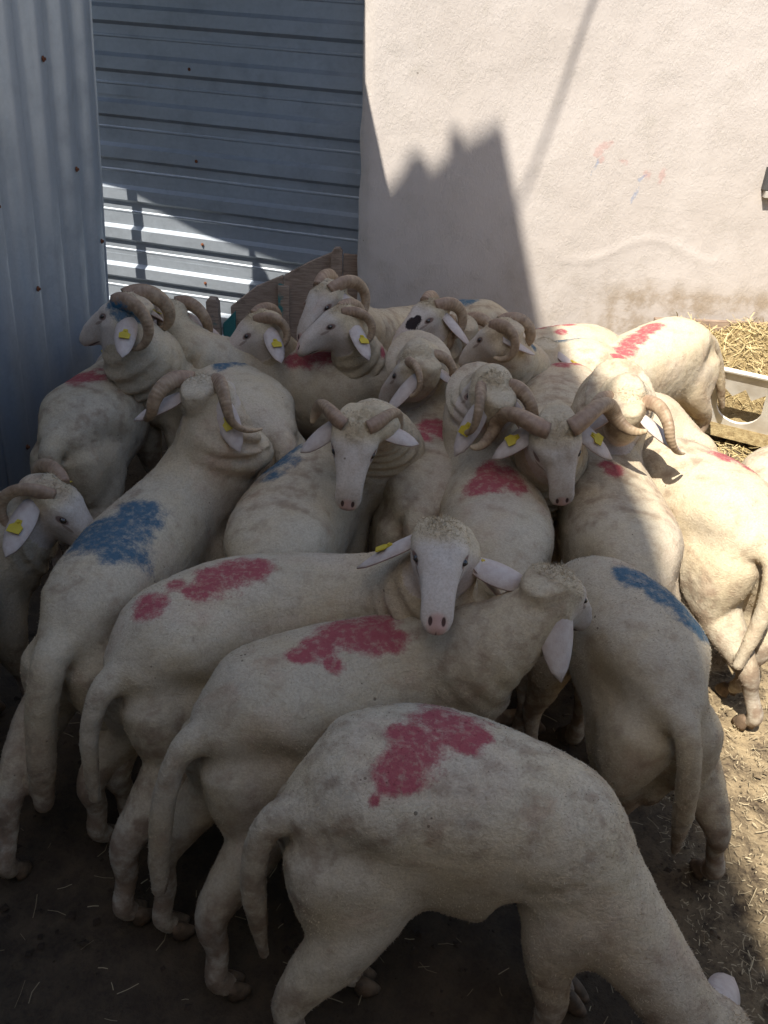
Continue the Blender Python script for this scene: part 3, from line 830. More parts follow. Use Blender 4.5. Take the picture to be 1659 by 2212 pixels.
def sheep_tubes(d):
    P = [np.array(p) for p in d['pts']]
    s = d.get('s', 1.0); g = d.get('g', 1.0)
    tubes = []
    K = np.array(P[:6])
    nkf = d.get('nk', 1.0)
    W = np.array([.078, .138, .159, .122, .092 * nkf, .057 * nkf]) * s * g
    HT = np.array([.070, .120, .140, .125, .085, .050]) * s
    HB = np.array([.13, .215 * d.get('hb', 1), .207 * d.get('hb', 1), .220 * d.get('hb', 1), .125 * nkf, .068 * nkf]) * s
    nn = 16
    D = cat(np.concatenate([K, W[:, None], HT[:, None], HB[:, None]], 1), nn)
    Cc = D[:, :3]
    T = np.gradient(Cc, axis=0); T /= np.linalg.norm(T, axis=1)[:, None]
    u = np.array([0, 0, 1.0]); u = nrm(u - T[nn] * np.dot(u, T[nn]))
    ups = [None] * len(Cc)
    ups[nn] = u
    for i in range(nn + 1, len(Cc)):
        # inside the trunk stay upright, along the neck transport
        if i <= 3 * nn:
            v = np.array([0, 0, 1.0])
        else: v = ups[i - 1]
        ups[i] = nrm(v - T[i] * np.dot(v, T[i]))
    for i in range(nn - 1, -1, -1): ups[i] = nrm(ups[i + 1] - T[i] * np.dot(ups[i + 1], T[i]))
    rings = []
    fold = d.get('fold', 1.0)
    for i in range(len(Cc)):
        w, ht, hb = D[i, 3:6]
        q = i / nn
        if 3.1 < q < 4.6 and fold:
            env = math.sin(math.pi * (q - 3.1) / 1.5)
            arc = np.linalg.norm(np.diff(Cc[3 * nn:i + 1], axis=0), axis=1).sum()
            a = fold * 0.021 * env * (abs(math.sin(arc / 0.038 * math.pi)) ** 0.7 - 0.5) * 2
            w, ht, hb = w + a, ht + a, hb + a * 0.7
        up = ups[i]; sd = np.cross(T[i], up)
        pw = 0.76 + 0.16 * sstep(1.2, 2.2, q) if q < 3 else 0.92 + .08 * sstep(3, 3.6, q)
        rings.append((Cc[i] - up * ht, sd, up, w, ht, hb, pw))
    c0 = rings[0]
    rings.insert(0, (c0[0] - T[0] * 0.030 * s, c0[1], c0[2], c0[3] * .68, c0[4] * .66, c0[5] * .66, 1.0))
    ce = rings[-1]; Te = T[-1]
    for k_, q_ in ((.012, .88), (.024, .60)): rings.append((ce[0] + Te * k_ * s, ce[1], ce[2], ce[3] * q_, ce[4] * q_, ce[5] * q_, 1.0))
    tubes.append(loft(rings))
    # head
    poll, f, u, r = head_frame(d)
    sh = s * d.get('hs', 0.9)
    L = 0.25 * sh
    tubes.append(loft([(poll + f * t * L, r, u, w * sh, tp * sh if tp > 0 else max(tp * sh, -1), bt * sh, 0.95) if tp > 0.004 else
                       (poll + f * t * L + u * (tp - .012) * sh, r, u, w * sh, .012 * sh, (bt + tp - .012) * sh, 0.95) for t, w, tp, bt in cat(HEAD, 4)]))
    # throat between head and neck
    tubes.append(limb([poll - u * .055 * sh + f * .03, P[4] * .5 + P[5] * .5 - ups[4 * nn + nn // 2] * .07 * sh, rings[4 * nn][0]], [.058 * sh, .066 * sh, .08 * sh], 5))
    # legs
    T0, hip, mid, wth = P[0], P[1], P[2], P[3]
    F = mid - T0; F[2] = 0; F = nrm(F); S = np.cross(F, (0, 0, 1.0))
    F2 = wth - mid; F2[2] = 0; F2 = nrm(F2); S2 = np.cross(F2, (0, 0, 1.0))
    zz = hip[2] / 0.70
    feet = []
    def at(b, Fd, Sd, fo, la, z): return np.array([b[0], b[1], 0]) + Fd * fo * s + Sd * la * s + np.array([0, 0, z * zz])
    ft = d.get('feet', {})
    for sg, key in ((1, 'hr'), (-1, 'hl')):
        pts = [at(T0, F, S, .13, .054 * sg * g, .505), at(T0, F, S, .135, .072 * sg * g, .42), at(T0, F, S, .075, .088 * sg, .34), at(T0, F, S, .0, .092 * sg, .245),
               at(T0, F, S, .02, .09 * sg, .15), at(T0, F, S, .025, .09 * sg, .075), at(T0, F, S, .05, .09 * sg, .035)]
        if key in ft:
            dl = np.array([ft[key][0], ft[key][1], 0]) - pts[-1]; dl[2] = 0
            for i, k in enumerate((0, .12, .3, .55, .78, .95, 1.0)): pts[i] = pts[i] + dl * k
        tubes.append(limb(pts, np.array([.093 * (.3 + .7 * g), .082 * (.5 + .5 * g), .060, .035, .0235, .0240, .0225]) * s))
        tubes.append(limb([at(T0, F, S, .060, .045 * sg, .52), at(T0, F, S, .055, .062 * sg, .45), at(T0, F, S, .045, .080 * sg, .37)], np.array([.080, .074, .045]) * s))
        feet.append((pts[-1], nrm(pts[-1] - pts[-2] + F * .03), F))
    for sg, key in ((1, 'fr'), (-1, 'fl')):
        pts = [at(wth, F2, S2, .02, .058 * sg, .48), at(wth, F2, S2, .0, .078 * sg, .38), at(wth, F2, S2, .01, .083 * sg, .29), at(wth, F2, S2, .03, .085 * sg, .21),
               at(wth, F2, S2, .025, .083 * sg, .13), at(wth, F2, S2, .02, .082 * sg, .07), at(wth, F2, S2, .045, .082 * sg, .035)]
        if key in ft:
            dl = np.array([ft[key][0], ft[key][1], 0]) - pts[-1]; dl[2] = 0
            for i, k in enumerate((0, .1, .25, .5, .75, .95, 1.0)): pts[i] = pts[i] + dl * k
        tubes.append(limb(pts, np.array([.078, .062, .041, .031, .0220, .0230, .0220]) * s))
        feet.append((pts[-1], nrm(pts[-1] - pts[-2] + F2 * .03), F2))
    # brisket
    tubes.append(limb([at(wth, F2, S2, .0, 0, .45), at(wth, F2, S2, .07, 0, .48)], np.array([.095, .075]) * s, 4))
    # tail
    tl = [T0 + F * .04 - np.array([0, 0, .03]), T0 - F * .035 * s - np.array([0, 0, .05]), T0 - F * .065 * s - np.array([0, 0, .15]), T0 - F * .06 * s - np.array([0, 0, .27]), T0 - F * .05 * s - np.array([0, 0, .37])]
    if 'tail' in d:
        dl = np.array(d['tail']) - tl[-1]
        for i, k in enumerate((0, .05, .3, .68, 1.0)): tl[i] = tl[i] + dl * k
    ts = d.get('ts', 1.0)
    tubes.append(limb(tl, np.array([.048, .037, .033, .029, .021]) * s * np.array([1, ts, ts, ts, ts])))
    if d.get('male'):
        for sg in (1, -1):
            tubes.append(limb([at(T0, F, S, .10, .02 * sg, .40), at(T0, F, S, .09, .03 * sg, .31), at(T0, F, S, .085, .03 * sg, .26)], np.array([.04, .045, .032]) * s, 4))
    return tubes, feet

def ear_mesh(base, e, n, L, W, droop):
    e = nrm(e); n = nrm(n - e * np.dot(n, e)); a = np.cross(n, e)
    nt, nj = 9, 7
    V, inner = [], []
    for side in (0, 1):
        for i in range(nt):
            t = i / (nt - 1)
            wd = W * (math.sin(math.pi * min(0.14 + 0.86 * t, 1.0) ** 0.85)) ** 0.58 if t < 1 else 0.0
            wd = max(wd, 0.002)
            c = base + e * L * t - np.array([0, 0, 1]) * droop * t * t * L
            for j in range(nj):
                q = (j / (nj - 1) - 0.5) * 2
                cup = (q * q) * wd * 0.27 * (1 - 0.45 * t)
                V.append(c + a * q * wd * 0.5 * (1 - .18 * (1 - t)) - n * cup - n * (0.0035 if side else 0.0)); inner.append(float(side))
    F = []
    for i in range(nt - 1):
        for j in range(nj - 1):
            q = i * nj + j
            F.append((q, q + 1, q + nj + 1, q + nj)); m = nt * nj
            F.append((m + q, m + q + nj, m + q + nj + 1, m + q + 1))
    m = nt * nj
    rim = list(range(nj)) + [i * nj + nj - 1 for i in range(1, nt)] + [(nt - 1) * nj + j for j in range(nj - 2, -1, -1)] + [i * nj for i in range(nt - 2, 0, -1)]
    for q in range(len(rim)):
        x, y = rim[q], rim[(q + 1) % len(rim)]
        F.append((x, m + x, m + y, y))
    return V, F, inner, e, n, a

def tag_mesh(c, e, n, a, s=1.0):
    out = [(-.019, -.020), (.019, -.020), (.021, .002), (.010, .010), (.0075, .024), (-.0075, .024), (-.010, .010), (-.021, .002)]
    k = len(out)
    V = [c + a * x * s + e * -y * s + n * .001 for x, y in out] + [c + a * x * s + e * -y * s + n * .0035 for x, y in out]
    b = len(V)
    F = [tuple(range(k))[::-1], tuple(range(k, 2 * k))] + [(i, (i + 1) % k, k + (i + 1) % k, k + i) for i in range(k)]
    # rivet
    for h, r_ in ((.0034, .005), (.0065, .004)):
        for j in range(6): V.append(c + e * -.016 * s + a * r_ * math.cos(j * math.pi / 3) + e * r_ * math.sin(j * math.pi / 3) + n * h)
    F += [(b + j, b + (j + 1) % 6, b + 6 + (j + 1) % 6, b + 6 + j) for j in range(6)] + [tuple(range(b + 6, b + 12))]
    return V, F

def horn_mesh(poll, f, u, r, sg, s, hp):
    Rr, theta, lat, r0, lat_tip = hp
    n = 46; k = 10
    base = poll + f * .018 * s + u * .006 * s + r * sg * .030 * s
    C = base - u * Rr * s * 0.90
    pts = []
    for i in range(n):
        t = i / (n - 1)
        th = R(-8) + R(theta) * t
        RR = Rr * s * (1 - 0.22 * t)
        ll = lat * s * math.sin(math.pi / 2 * min(t * 1.15, 1) ** 0.8) + lat_tip * s * max(0, t - .6) ** 1.5 / .25
        pts.append(C + u * RR * math.cos(th) - f * RR * math.sin(th) + r * sg * ll)
    pts = np.array(pts)
    T = np.gradient(pts, axis=0); T /= np.linalg.norm(T, axis=1)[:, None]
    V, hpv = [], []
    sd = nrm(np.cross(T[0], u))
    for i in range(n):
        t = i / (n - 1)
        rad = r0 * s * (1 - t) ** 0.66 * (1 - .1 * t) + .004
        rad *= 1 + 0.013 * math.sin(t * 120 + 3 * math.sin(t * 9)) * (1 - t * .7)
        sd = nrm(sd - T[i] * np.dot(sd, T[i])); up = np.cross(sd, T[i])
        for j in range(k):
            a = 2 * math.pi * j / k
            V.append(pts[i] + sd * rad * 0.78 * math.cos(a) + up * rad * 1.12 * math.sin(a)); hpv.append((t, j / k, 0))
    F = [(q * k + j, q * k + (j + 1) % k, (q + 1) * k + (j + 1) % k, (q + 1) * k + j) for q in range(n - 1) for j in range(k)]
    F += [tuple(range(k))[::-1], tuple(range((n - 1) * k, n * k))]
    return V, F, hpv

def hoof_mesh(p, fw, s):
    V, F = [], []
    sd = np.cross(fw, (0, 0, 1.0))
    for sg in (-1, 1):
        c = np.array([p[0], p[1], 0]) + sd * sg * .015 * s + fw * .012 * s
        b = len(V)
        for z, ln, wd, fo in ((0.0, .036, .0140, .010), (.014, .034, .0145, .006), (.034, .026, .0135, -.003), (.050, .015, .010, -.009)):
            for j in range(8):
                a = 2 * math.pi * j / 8
                V.append(c + fw * (fo + ln * .75 * math.cos(a)) * s + sd * wd * math.sin(a) * s + np.array([0, 0, z * s]))
        F += [(b + q * 8 + j, b + q * 8 + (j + 1) % 8, b + (q + 1) * 8 + (j + 1) % 8, b + (q + 1) * 8 + j) for q in range(3) for j in range(8)]
        F += [tuple(range(b, b + 8))[::-1], tuple(range(b + 24, b + 32))]
    return V, F

def ball(c, ax, r_, name, mat, parent):
    V, F = [], []
    nu, nv = 10, 7
    a0, a1, a2 = ax
    for i in range(1, nv):
        ph = math.pi * i / nv
        for j in range(nu):
            th = 2 * math.pi * j / nu
            V.append(c + a0 * r_[0] * math.sin(ph) * math.cos(th) + a1 * r_[1] * math.sin(ph) * math.sin(th) + a2 * r_[2] * math.cos(ph))
    V += [c + a2 * r_[2], c - a2 * r_[2]]
    m = (nv - 1) * nu
    F = [(q * nu + j, q * nu + (j + 1) % nu, (q + 1) * nu + (j + 1) % nu, (q + 1) * nu + j) for q in range(nv - 2) for j in range(nu)]
    F += [(m, (j + 1) % nu, j) for j in range(nu)] + [(m + 1, (nv - 2) * nu + j, (nv - 2) * nu + (j + 1) % nu) for j in range(nu)]
    return mesh_obj(name, V, F, mat, parent, smooth=True)

SHEEP = [
    # A
    {'pts': [(-0.145, 0.982, 0.611), (-0.055, 1.012, 0.69), (0.1, 1.063, 0.7), (0.369, 0.97, 0.67), (0.478, 0.901, 0.53), (0.64, 0.79, 0.3), (0.715, 0.726, 0.077)], 's': 1.05, 'feet': {'hr': (-0.099, 0.807), 'hl': (-0.015, 1.003), 'fr': (0.361, 0.858), 'fl': (0.435, 0.998)}, 'tail': (-0.197, 0.945, 0.2), 'vox': 0.007, 'fuzz': 40000, 'tags': '', 'label': 'grazing sheep nearest the camera with a broad red mark, head lowered at right', 'hb': 1.12, 'ts': 0.72, 'sm': 14, 'paint': [(0, 0.127, 1.105, 0.694, 0.0989), (0, 0.075, 1.052, 0.698, 0.0824), (0, 0.043, 1.002, 0.694, 0.0646), (0, 0.163, 1.076, 0.696, 0.0671), (0, 0.026, 0.97, 0.688, 0.0372), (0, 0.189, 1.074, 0.693, 0.0364), (0, 0.004, 0.937, 0.674, 0.0158), (0, 0.042, 1.072, 0.698, 0.0416), (0, 0.166, 1.046, 0.696, 0.0248)]},
    # B
    {'pts': [(-0.34, 1.146, 0.615), (-0.259, 1.205, 0.69), (-0.111, 1.314, 0.69), (0.064, 1.382, 0.7), (0.187, 1.343, 0.77), (0.336, 1.366, 0.84), (0.461, 1.481, 0.685)], 'feet': {'hl': (-0.434, 1.105), 'hr': (-0.287, 0.977), 'fl': (0.457, 1.782)}, 'tail': (-0.426, 1.047, 0.24), 'ears': {'r': ((0.1, -0.36, -0.9), (0.4, -0.85, 0.35)), 'l': (-0.75, 0.35, 0.25)}, 'tags': '', 'vox': 0.006, 'fuzz': 36000, 'earL': 0.14, 'label': "hornless sheep with red mark turning its long-eared head away, another's chin on its shoulders", 'fold': 0.2, 'ts': 0.75, 'earW': 0.09, 'sm': 12, 'paint': [(0, -0.076, 1.356, 0.688, 0.0918), (0, -0.017, 1.353, 0.688, 0.0915), (0, 0.031, 1.334, 0.688, 0.0501), (0, -0.111, 1.309, 0.688, 0.0651), (0, -0.154, 1.277, 0.689, 0.0337), (0, -0.088, 1.262, 0.682, 0.0396)]},
    # C
    {'pts': [(-0.547, 1.296, 0.615), (-0.482, 1.372, 0.69), (-0.341, 1.538, 0.7), (-0.069, 1.567, 0.72), (0.044, 1.504, 0.8), (0.121, 1.454, 0.9), (0.11, 1.237, 0.818)], 'ears': {'r': (-0.85, -0.1, -0.35), 'l': (0.62, -0.3, -0.62)}, 'feet': {'hl': (-0.651, 1.332), 'hr': (-0.532, 1.132)}, 'tail': (-0.605, 1.222, 0.3), 'vox': 0.006, 'fuzz': 36000, 'label': 'hornless white-faced sheep resting its chin on the neighbouring back, red patches on rump', 'up': (-0.02, -0.75, 0.66), 'ts': 0.75, 'sm': 11, 'paint': [(0, -0.337, 1.546, 0.699, 0.0868), (0, -0.385, 1.521, 0.697, 0.0795), (0, -0.409, 1.466, 0.697, 0.044), (0, -0.456, 1.487, 0.695, 0.0447), (0, -0.493, 1.415, 0.693, 0.0571), (0, -0.508, 1.395, 0.689, 0.0434), (0, -0.293, 1.558, 0.701, 0.0521)]},
    # D
    {'pts': [(-0.697, 1.368, 0.625), (-0.676, 1.486, 0.7), (-0.632, 1.735, 0.72), (-0.565, 1.941, 0.75), (-0.521, 1.971, 0.84), (-0.499, 2.023, 0.95), (-0.469, 2.223, 0.81)], 'horn': 1, 'ears': {'l': (-0.9, -0.15, -0.3), 'r': ((0.5, -0.55, -0.65), (0.1, -0.7, 0.7))}, 'feet': {'hl': (-0.844, 1.225)}, 'tail': (-0.757, 1.278, 0.2), 'ts': 1.05, 'vox': 0.007, 'fuzz': 30000, 'hp': (0.066, 225, 0.085, 0.0203, 0.06), 'g': 0.82, 'nk': 1.2, 'label': 'ram seen from behind with a large blue mark and thick ringed neck', 'paint': [(1, -0.633, 1.658, 0.715, 0.1312), (1, -0.603, 1.732, 0.717, 0.0883), (1, -0.684, 1.66, 0.711, 0.106), (1, -0.715, 1.642, 0.701, 0.0681), (1, -0.628, 1.586, 0.71, 0.0584), (1, -0.584, 1.755, 0.717, 0.0386)]},
    # E
    {'pts': [(-1.059, 2.357, 0.615), (-1.039, 2.48, 0.69), (-1.014, 2.638, 0.7), (-0.996, 2.842, 0.7), (-1.041, 3.097, 0.66), (-1.1, 3.375, 0.6), (-1.139, 3.591, 0.525)], 'horn': 1, 'nk': 1.1, 'label': 'sheep beside the metal fence with a small red mark, head hidden', 'paint': [(0, -1.043, 2.639, 0.698, 0.0878), (0, -1.094, 2.658, 0.683, 0.0556), (0, -0.998, 2.639, 0.701, 0.0491)]},
    # F
    {'pts': [(-0.348, 2.416, 0.641), (-0.423, 2.523, 0.72), (-0.555, 2.711, 0.73), (-0.703, 2.833, 0.76), (-0.777, 2.703, 0.86), (-0.848, 2.643, 0.97), (-1.058, 2.673, 0.849)], 's': 1.05, 'horn': 1, 'hp': (0.078, 215, 0.06, 0.0277, 0.0), 'nk': 1.2, 'vox': 0.007, 'label': 'ram with blue paint on its horn, nosing the metal fence', 'fold': 0.6, 'paint': [(1, -0.562, 2.79, 0.725, 0.0658), (1, -0.588, 2.72, 0.73, 0.0484), (1, -0.538, 2.85, 0.7, 0.0503), (1, -0.811, 2.601, 0.936, 0.0361), (1, -0.853, 2.591, 0.967, 0.0565), (1, -0.883, 2.587, 0.955, 0.0413), (1, -0.872, 2.57, 0.931, 0.036), (1, -0.8, 2.623, 0.914, 0.0415), (1, -0.836, 2.591, 0.953, 0.0565), (1, -0.899, 2.61, 0.97, 0.0416)]},
    # G
    {'pts': [(0.066, 2.855, 0.645), (-0.057, 2.879, 0.72), (-0.246, 2.916, 0.73), (-0.462, 2.935, 0.74), (-0.62, 2.842, 0.8), (-0.776, 2.87, 0.88), (-0.919, 3.033, 0.797)], 'horn': 1, 'nk': 1.1, 'hp': (0.075, 230, 0.075, 0.0219, 0), 'label': 'ram behind the blue-horned ram, long red streak along its back', 'paint': [(0, -0.351, 2.854, 0.712, 0.0554), (0, -0.3, 2.859, 0.72, 0.0664), (0, -0.242, 2.864, 0.726, 0.0719), (0, -0.184, 2.872, 0.73, 0.0664), (0, -0.148, 2.887, 0.729, 0.05)]},
    # H
    {'pts': [(0.042, 3.187, 0.545), (-0.083, 3.196, 0.62), (-0.215, 3.206, 0.62), (-0.338, 3.134, 0.66), (-0.401, 2.998, 0.76), (-0.459, 2.888, 0.86), (-0.619, 2.838, 0.72)], 'horn': 1, 'hp': (0.06, 230, 0.06, 0.019, 0), 'label': 'ram facing left whose head alone shows before the slanting plank barrier'},
    # I
    {'pts': [(0.563, 3.675, 0.625), (0.44, 3.697, 0.7), (0.275, 3.727, 0.69), (0.042, 3.506, 0.72), (-0.107, 3.191, 0.82), (-0.223, 2.929, 0.97), (-0.334, 2.796, 0.815)], 'horn': 1, 'hp': (0.085, 240, 0.05, 0.0219, 0), 'nk': 1.1, 'tags': '', 'label': 'tallest ram with raised head and blue mark, standing before the plastered wall', 'paint': [(1, 0.278, 3.783, 0.682, 0.0926), (1, 0.329, 3.748, 0.691, 0.0778), (1, 0.223, 3.732, 0.686, 0.0633)]},
    # J
    {'pts': [(0.264, 3.078, 0.545), (0.14, 3.094, 0.62), (0.047, 3.106, 0.64), (-0.034, 3.039, 0.68), (-0.078, 2.931, 0.78), (-0.146, 2.805, 0.92), (-0.316, 2.755, 0.825)], 'horn': 1, 'hp': (0.062, 220, 0.05, 0.0161, 0), 'label': 'ram with tagged ear tucked under the raised muzzle of the tallest ram', 'paint': [(0, -0.027, 2.842, 0.758, 0.0382)]},
    # K
    {'pts': [(0.567, 3.123, 0.545), (0.447, 3.156, 0.62), (0.382, 3.174, 0.63), (0.312, 3.16, 0.68), (0.244, 3.068, 0.78), (0.159, 2.996, 0.9), (0.004, 2.859, 0.795)], 'horn': 1, 'hp': (0.07, 230, 0.05, 0.0219, 0), 'tags': '', 'label': 'ram with black spots on its face, behind the smaller horned heads', 'paint': [(2, 0.071, 2.898, 0.855, 0.0412), (2, 0.087, 2.907, 0.868, 0.0275), (2, 0.027, 2.868, 0.795, 0.0219), (2, 0.051, 2.857, 0.787, 0.0355)]},
    # Q
    {'pts': [(0.832, 3.324, 0.505), (0.736, 3.244, 0.58), (0.7, 3.214, 0.6), (0.672, 3.183, 0.63), (0.637, 3.122, 0.68), (0.593, 3.07, 0.74), (0.611, 3.228, 0.57)], 'label': "half-hidden hornless sheep wedged behind the wide-horned ram's rump"},
    # R
    {'pts': [(1.033, 3.453, 0.615), (0.909, 3.437, 0.69), (0.757, 3.417, 0.7), (0.56, 3.319, 0.69), (0.404, 3.136, 0.74), (0.27, 3.043, 0.82), (0.194, 3.209, 0.677)], 'horn': 1, 'tags': '', 'label': 'ram against the plastered wall with a red streak, rump in sunlight', 'paint': [(0, 0.679, 3.472, 0.679, 0.0602), (0, 0.627, 3.437, 0.68, 0.0529), (0, 0.741, 3.481, 0.686, 0.0538), (0, 0.572, 3.397, 0.678, 0.0392), (0, 0.711, 3.369, 0.692, 0.0391)]},
    # S
    {'pts': [(0.991, 3.235, 0.615), (0.866, 3.23, 0.69), (0.752, 3.225, 0.7), (0.613, 3.17, 0.7), (0.506, 2.982, 0.78), (0.393, 2.81, 0.89), (0.238, 2.896, 0.74)], 'horn': 1, 'hp': (0.062, 250, 0.05, 0.0234, 0), 'tags': '', 'ears': {'l': (0.8, 0.2, -0.25)}, 'label': 'ram with a blue streak on its back, second body from the plastered wall', 'paint': [(1, 0.623, 3.233, 0.689, 0.0564), (1, 0.685, 3.265, 0.689, 0.057), (1, 0.511, 2.9, 0.793, 0.0393), (1, 0.748, 3.301, 0.687, 0.0385)]},
    # T
    {'pts': [(1.408, 3.623, 0.631), (1.297, 3.553, 0.71), (1.093, 3.425, 0.69), (0.874, 3.169, 0.66), (0.804, 3.028, 0.6), (0.803, 3.126, 0.5), (0.824, 3.32, 0.353)], 's': 1.05, 'tail': (1.623, 3.757, 0.22), 'label': 'sunlit sheep by the hay feeder with a red stripe along its spine', 'ts': 0.7, 'paint': [(0, 0.828, 3.091, 0.64, 0.0583), (0, 0.854, 3.121, 0.649, 0.0588), (0, 0.877, 3.143, 0.661, 0.0592), (0, 0.899, 3.156, 0.677, 0.0594), (0, 0.941, 3.24, 0.668, 0.0609), (0, 0.972, 3.287, 0.673, 0.0618), (0, 1.004, 3.332, 0.678, 0.0626), (0, 1.037, 3.381, 0.684, 0.0635), (0, 1.071, 3.434, 0.688, 0.0645), (0, 1.106, 3.485, 0.693, 0.0654)]},
    # M
    {'pts': [(0.597, 2.991, 0.615), (0.473, 2.976, 0.69), (0.341, 2.96, 0.69), (0.198, 2.872, 0.69), (0.133, 2.895, 0.66), (0.084, 2.943, 0.62), (0.036, 3.125, 0.484)], 'label': 'hornless sheep with red mark whose head is hidden behind the long-necked ram', 'paint': [(0, 0.339, 3.035, 0.676, 0.0645), (0, 0.293, 3.011, 0.677, 0.0523), (0, 0.381, 3.012, 0.687, 0.0525), (0, 0.25, 3.006, 0.671, 0.0406), (0, 0.305, 2.935, 0.689, 0.0341)]},
    # L
    {'pts': [(0.092, 1.994, 0.615), (0.107, 2.118, 0.69), (0.133, 2.332, 0.7), (0.145, 2.509, 0.72), (0.124, 2.492, 0.8), (0.099, 2.464, 0.875), (-0.031, 2.574, 0.725)], 'horn': 1, 'ears': {'l': (-0.6, -0.3, -0.6), 'r': (0.85, 0.05, -0.45)}, 'nk': 0.92, 'hp': (0.055, 215, 0.06, 0.0161, 0), 'tags': '', 'vox': 0.007, 'label': 'ram with long upright neck and bright red patch, head turned left', 'fold': 0.7, 'paint': [(0, 0.143, 2.35, 0.7, 0.0749), (0, 0.17, 2.322, 0.696, 0.0557), (0, 0.107, 2.291, 0.695, 0.0505)]},
    # W
    {'pts': [(0.71, 3.145, 0.615), (0.677, 3.025, 0.69), (0.591, 2.714, 0.71), (0.511, 2.392, 0.73), (0.477, 2.213, 0.8), (0.447, 2.005, 0.9), (0.48, 1.922, 0.686)], 'horn': 1, 'hp': (0.048, 300, 0.15, 0.03, 0.06), 'nk': 1.15, 'vox': 0.006, 'fuzz': 20000, 'ears': {'r': (-0.8, -0.1, -0.5), 'l': (0.8, -0.1, -0.5)}, 'label': 'ram with wide flaring horns and curly forehead looking at the camera', 'up': (-0.1, -0.8, 0.6), 'paint': [(0, 0.663, 3.059, 0.675, 0.0839), (0, 0.702, 3.035, 0.681, 0.0596), (0, 0.617, 3.049, 0.674, 0.0596), (0, 0.629, 2.971, 0.693, 0.0524)]},
    # X
    {'pts': [(0.318, 1.671, 0.615), (0.315, 1.796, 0.69), (0.311, 1.991, 0.71), (0.302, 2.156, 0.74), (0.297, 2.142, 0.83), (0.294, 2.11, 0.93), (0.234, 2.3, 0.81)], 'horn': 1, 'ears': {'l': (-0.45, -0.3, -0.8), 'r': (0.6, -0.2, -0.65)}, 'nk': 0.9, 'hp': (0.064, 230, 0.062, 0.0195, 0), 'vox': 0.007, 'fuzz': 24000, 'label': 'ram seen from behind with red saddle mark, beside the wide-horned ram', 'paint': [(0, 0.309, 2.013, 0.712, 0.0915), (0, 0.264, 2.0, 0.707, 0.0662), (0, 0.353, 1.997, 0.706, 0.0664), (0, 0.293, 2.051, 0.716, 0.0632), (0, 0.338, 2.042, 0.712, 0.0548)]},
    # Y
    {'pts': [(-0.303, 1.623, 0.615), (-0.284, 1.747, 0.69), (-0.249, 1.979, 0.71), (-0.181, 2.139, 0.74), (-0.126, 2.067, 0.83), (-0.078, 1.921, 0.92), (-0.093, 1.806, 0.735)], 'horn': 1, 'hp': (0.048, 190, 0.08, 0.0235, 0.01), 'nk': 0.9, 'vox': 0.006, 'fuzz': 24000, 'tags': '', 'ears': {'r': (-0.8, -0.2, -0.5), 'l': (0.9, -0.1, -0.15)}, 'label': 'small-horned ram facing the camera over its shoulder, blue mark on rump', 'earL': 0.115, 'up': (0.05, -0.8, 0.6), 'fold': 0.4, 'paint': [(1, -0.309, 2.09, 0.692, 0.0903), (1, -0.34, 2.067, 0.676, 0.0685), (1, -0.275, 2.141, 0.704, 0.0611), (1, -0.312, 1.999, 0.699, 0.0457), (1, -0.263, 2.182, 0.701, 0.031)]},
    # Z
    {'pts': [(0.66, 1.677, 0.615), (0.662, 1.802, 0.69), (0.666, 2.027, 0.7), (0.664, 2.212, 0.73), (0.669, 2.191, 0.8), (0.661, 2.137, 0.9), (0.691, 2.317, 0.75)], 'horn': 1, 'nk': 0.88, 'tags': 'l', 'hp': (0.075, 210, 0.095, 0.0175, 0.05), 'vox': 0.007, 'fuzz': 20000, 'label': 'ram at the shadow edge with sunlit horns and small red mark', 'paint': [(0, 0.65, 2.109, 0.707, 0.0399), (0, 0.633, 2.137, 0.709, 0.0313)]},
    # BB
    {'pts': [(1.062, 2.584, 0.615), (0.963, 2.66, 0.69), (0.874, 2.728, 0.7), (0.762, 2.736, 0.7), (0.729, 2.855, 0.64), (0.738, 3.024, 0.56), (0.735, 3.22, 0.436)], 'label': 'sunlit sheep bent behind the sunlit horns, only its round back showing', 'paint': [(0, 0.79, 2.812, 0.675, 0.0254)]},
    # CC
    {'pts': [(1.036, 1.887, 0.631), (1.0, 2.013, 0.71), (0.947, 2.198, 0.72), (0.847, 2.357, 0.71), (0.831, 2.409, 0.64), (0.841, 2.592, 0.54), (0.861, 2.781, 0.388)], 's': 1.05, 'feet': {'hl': (1.118, 1.822)}, 'tail': (1.001, 1.778, 0.28), 'vox': 0.007, 'fuzz': 26000, 'label': 'large sunlit sheep at the right edge with hanging woolly tail', 'ts': 0.72, 'paint': [(0, 1.037, 2.222, 0.701, 0.0678), (0, 0.993, 2.21, 0.716, 0.0526), (0, 1.061, 2.181, 0.699, 0.0672), (0, 1.086, 2.166, 0.687, 0.0529)]},
    # DD
    {'pts': [(1.1, 2.155, 0.605), (1.193, 2.239, 0.68), (1.322, 2.356, 0.69), (1.457, 2.423, 0.68), (1.61, 2.577, 0.62), (1.838, 2.866, 0.5), (1.995, 3.01, 0.407)], 'label': 'sunlit sheep mostly cut off by the right edge below the feeder'},
    # EE
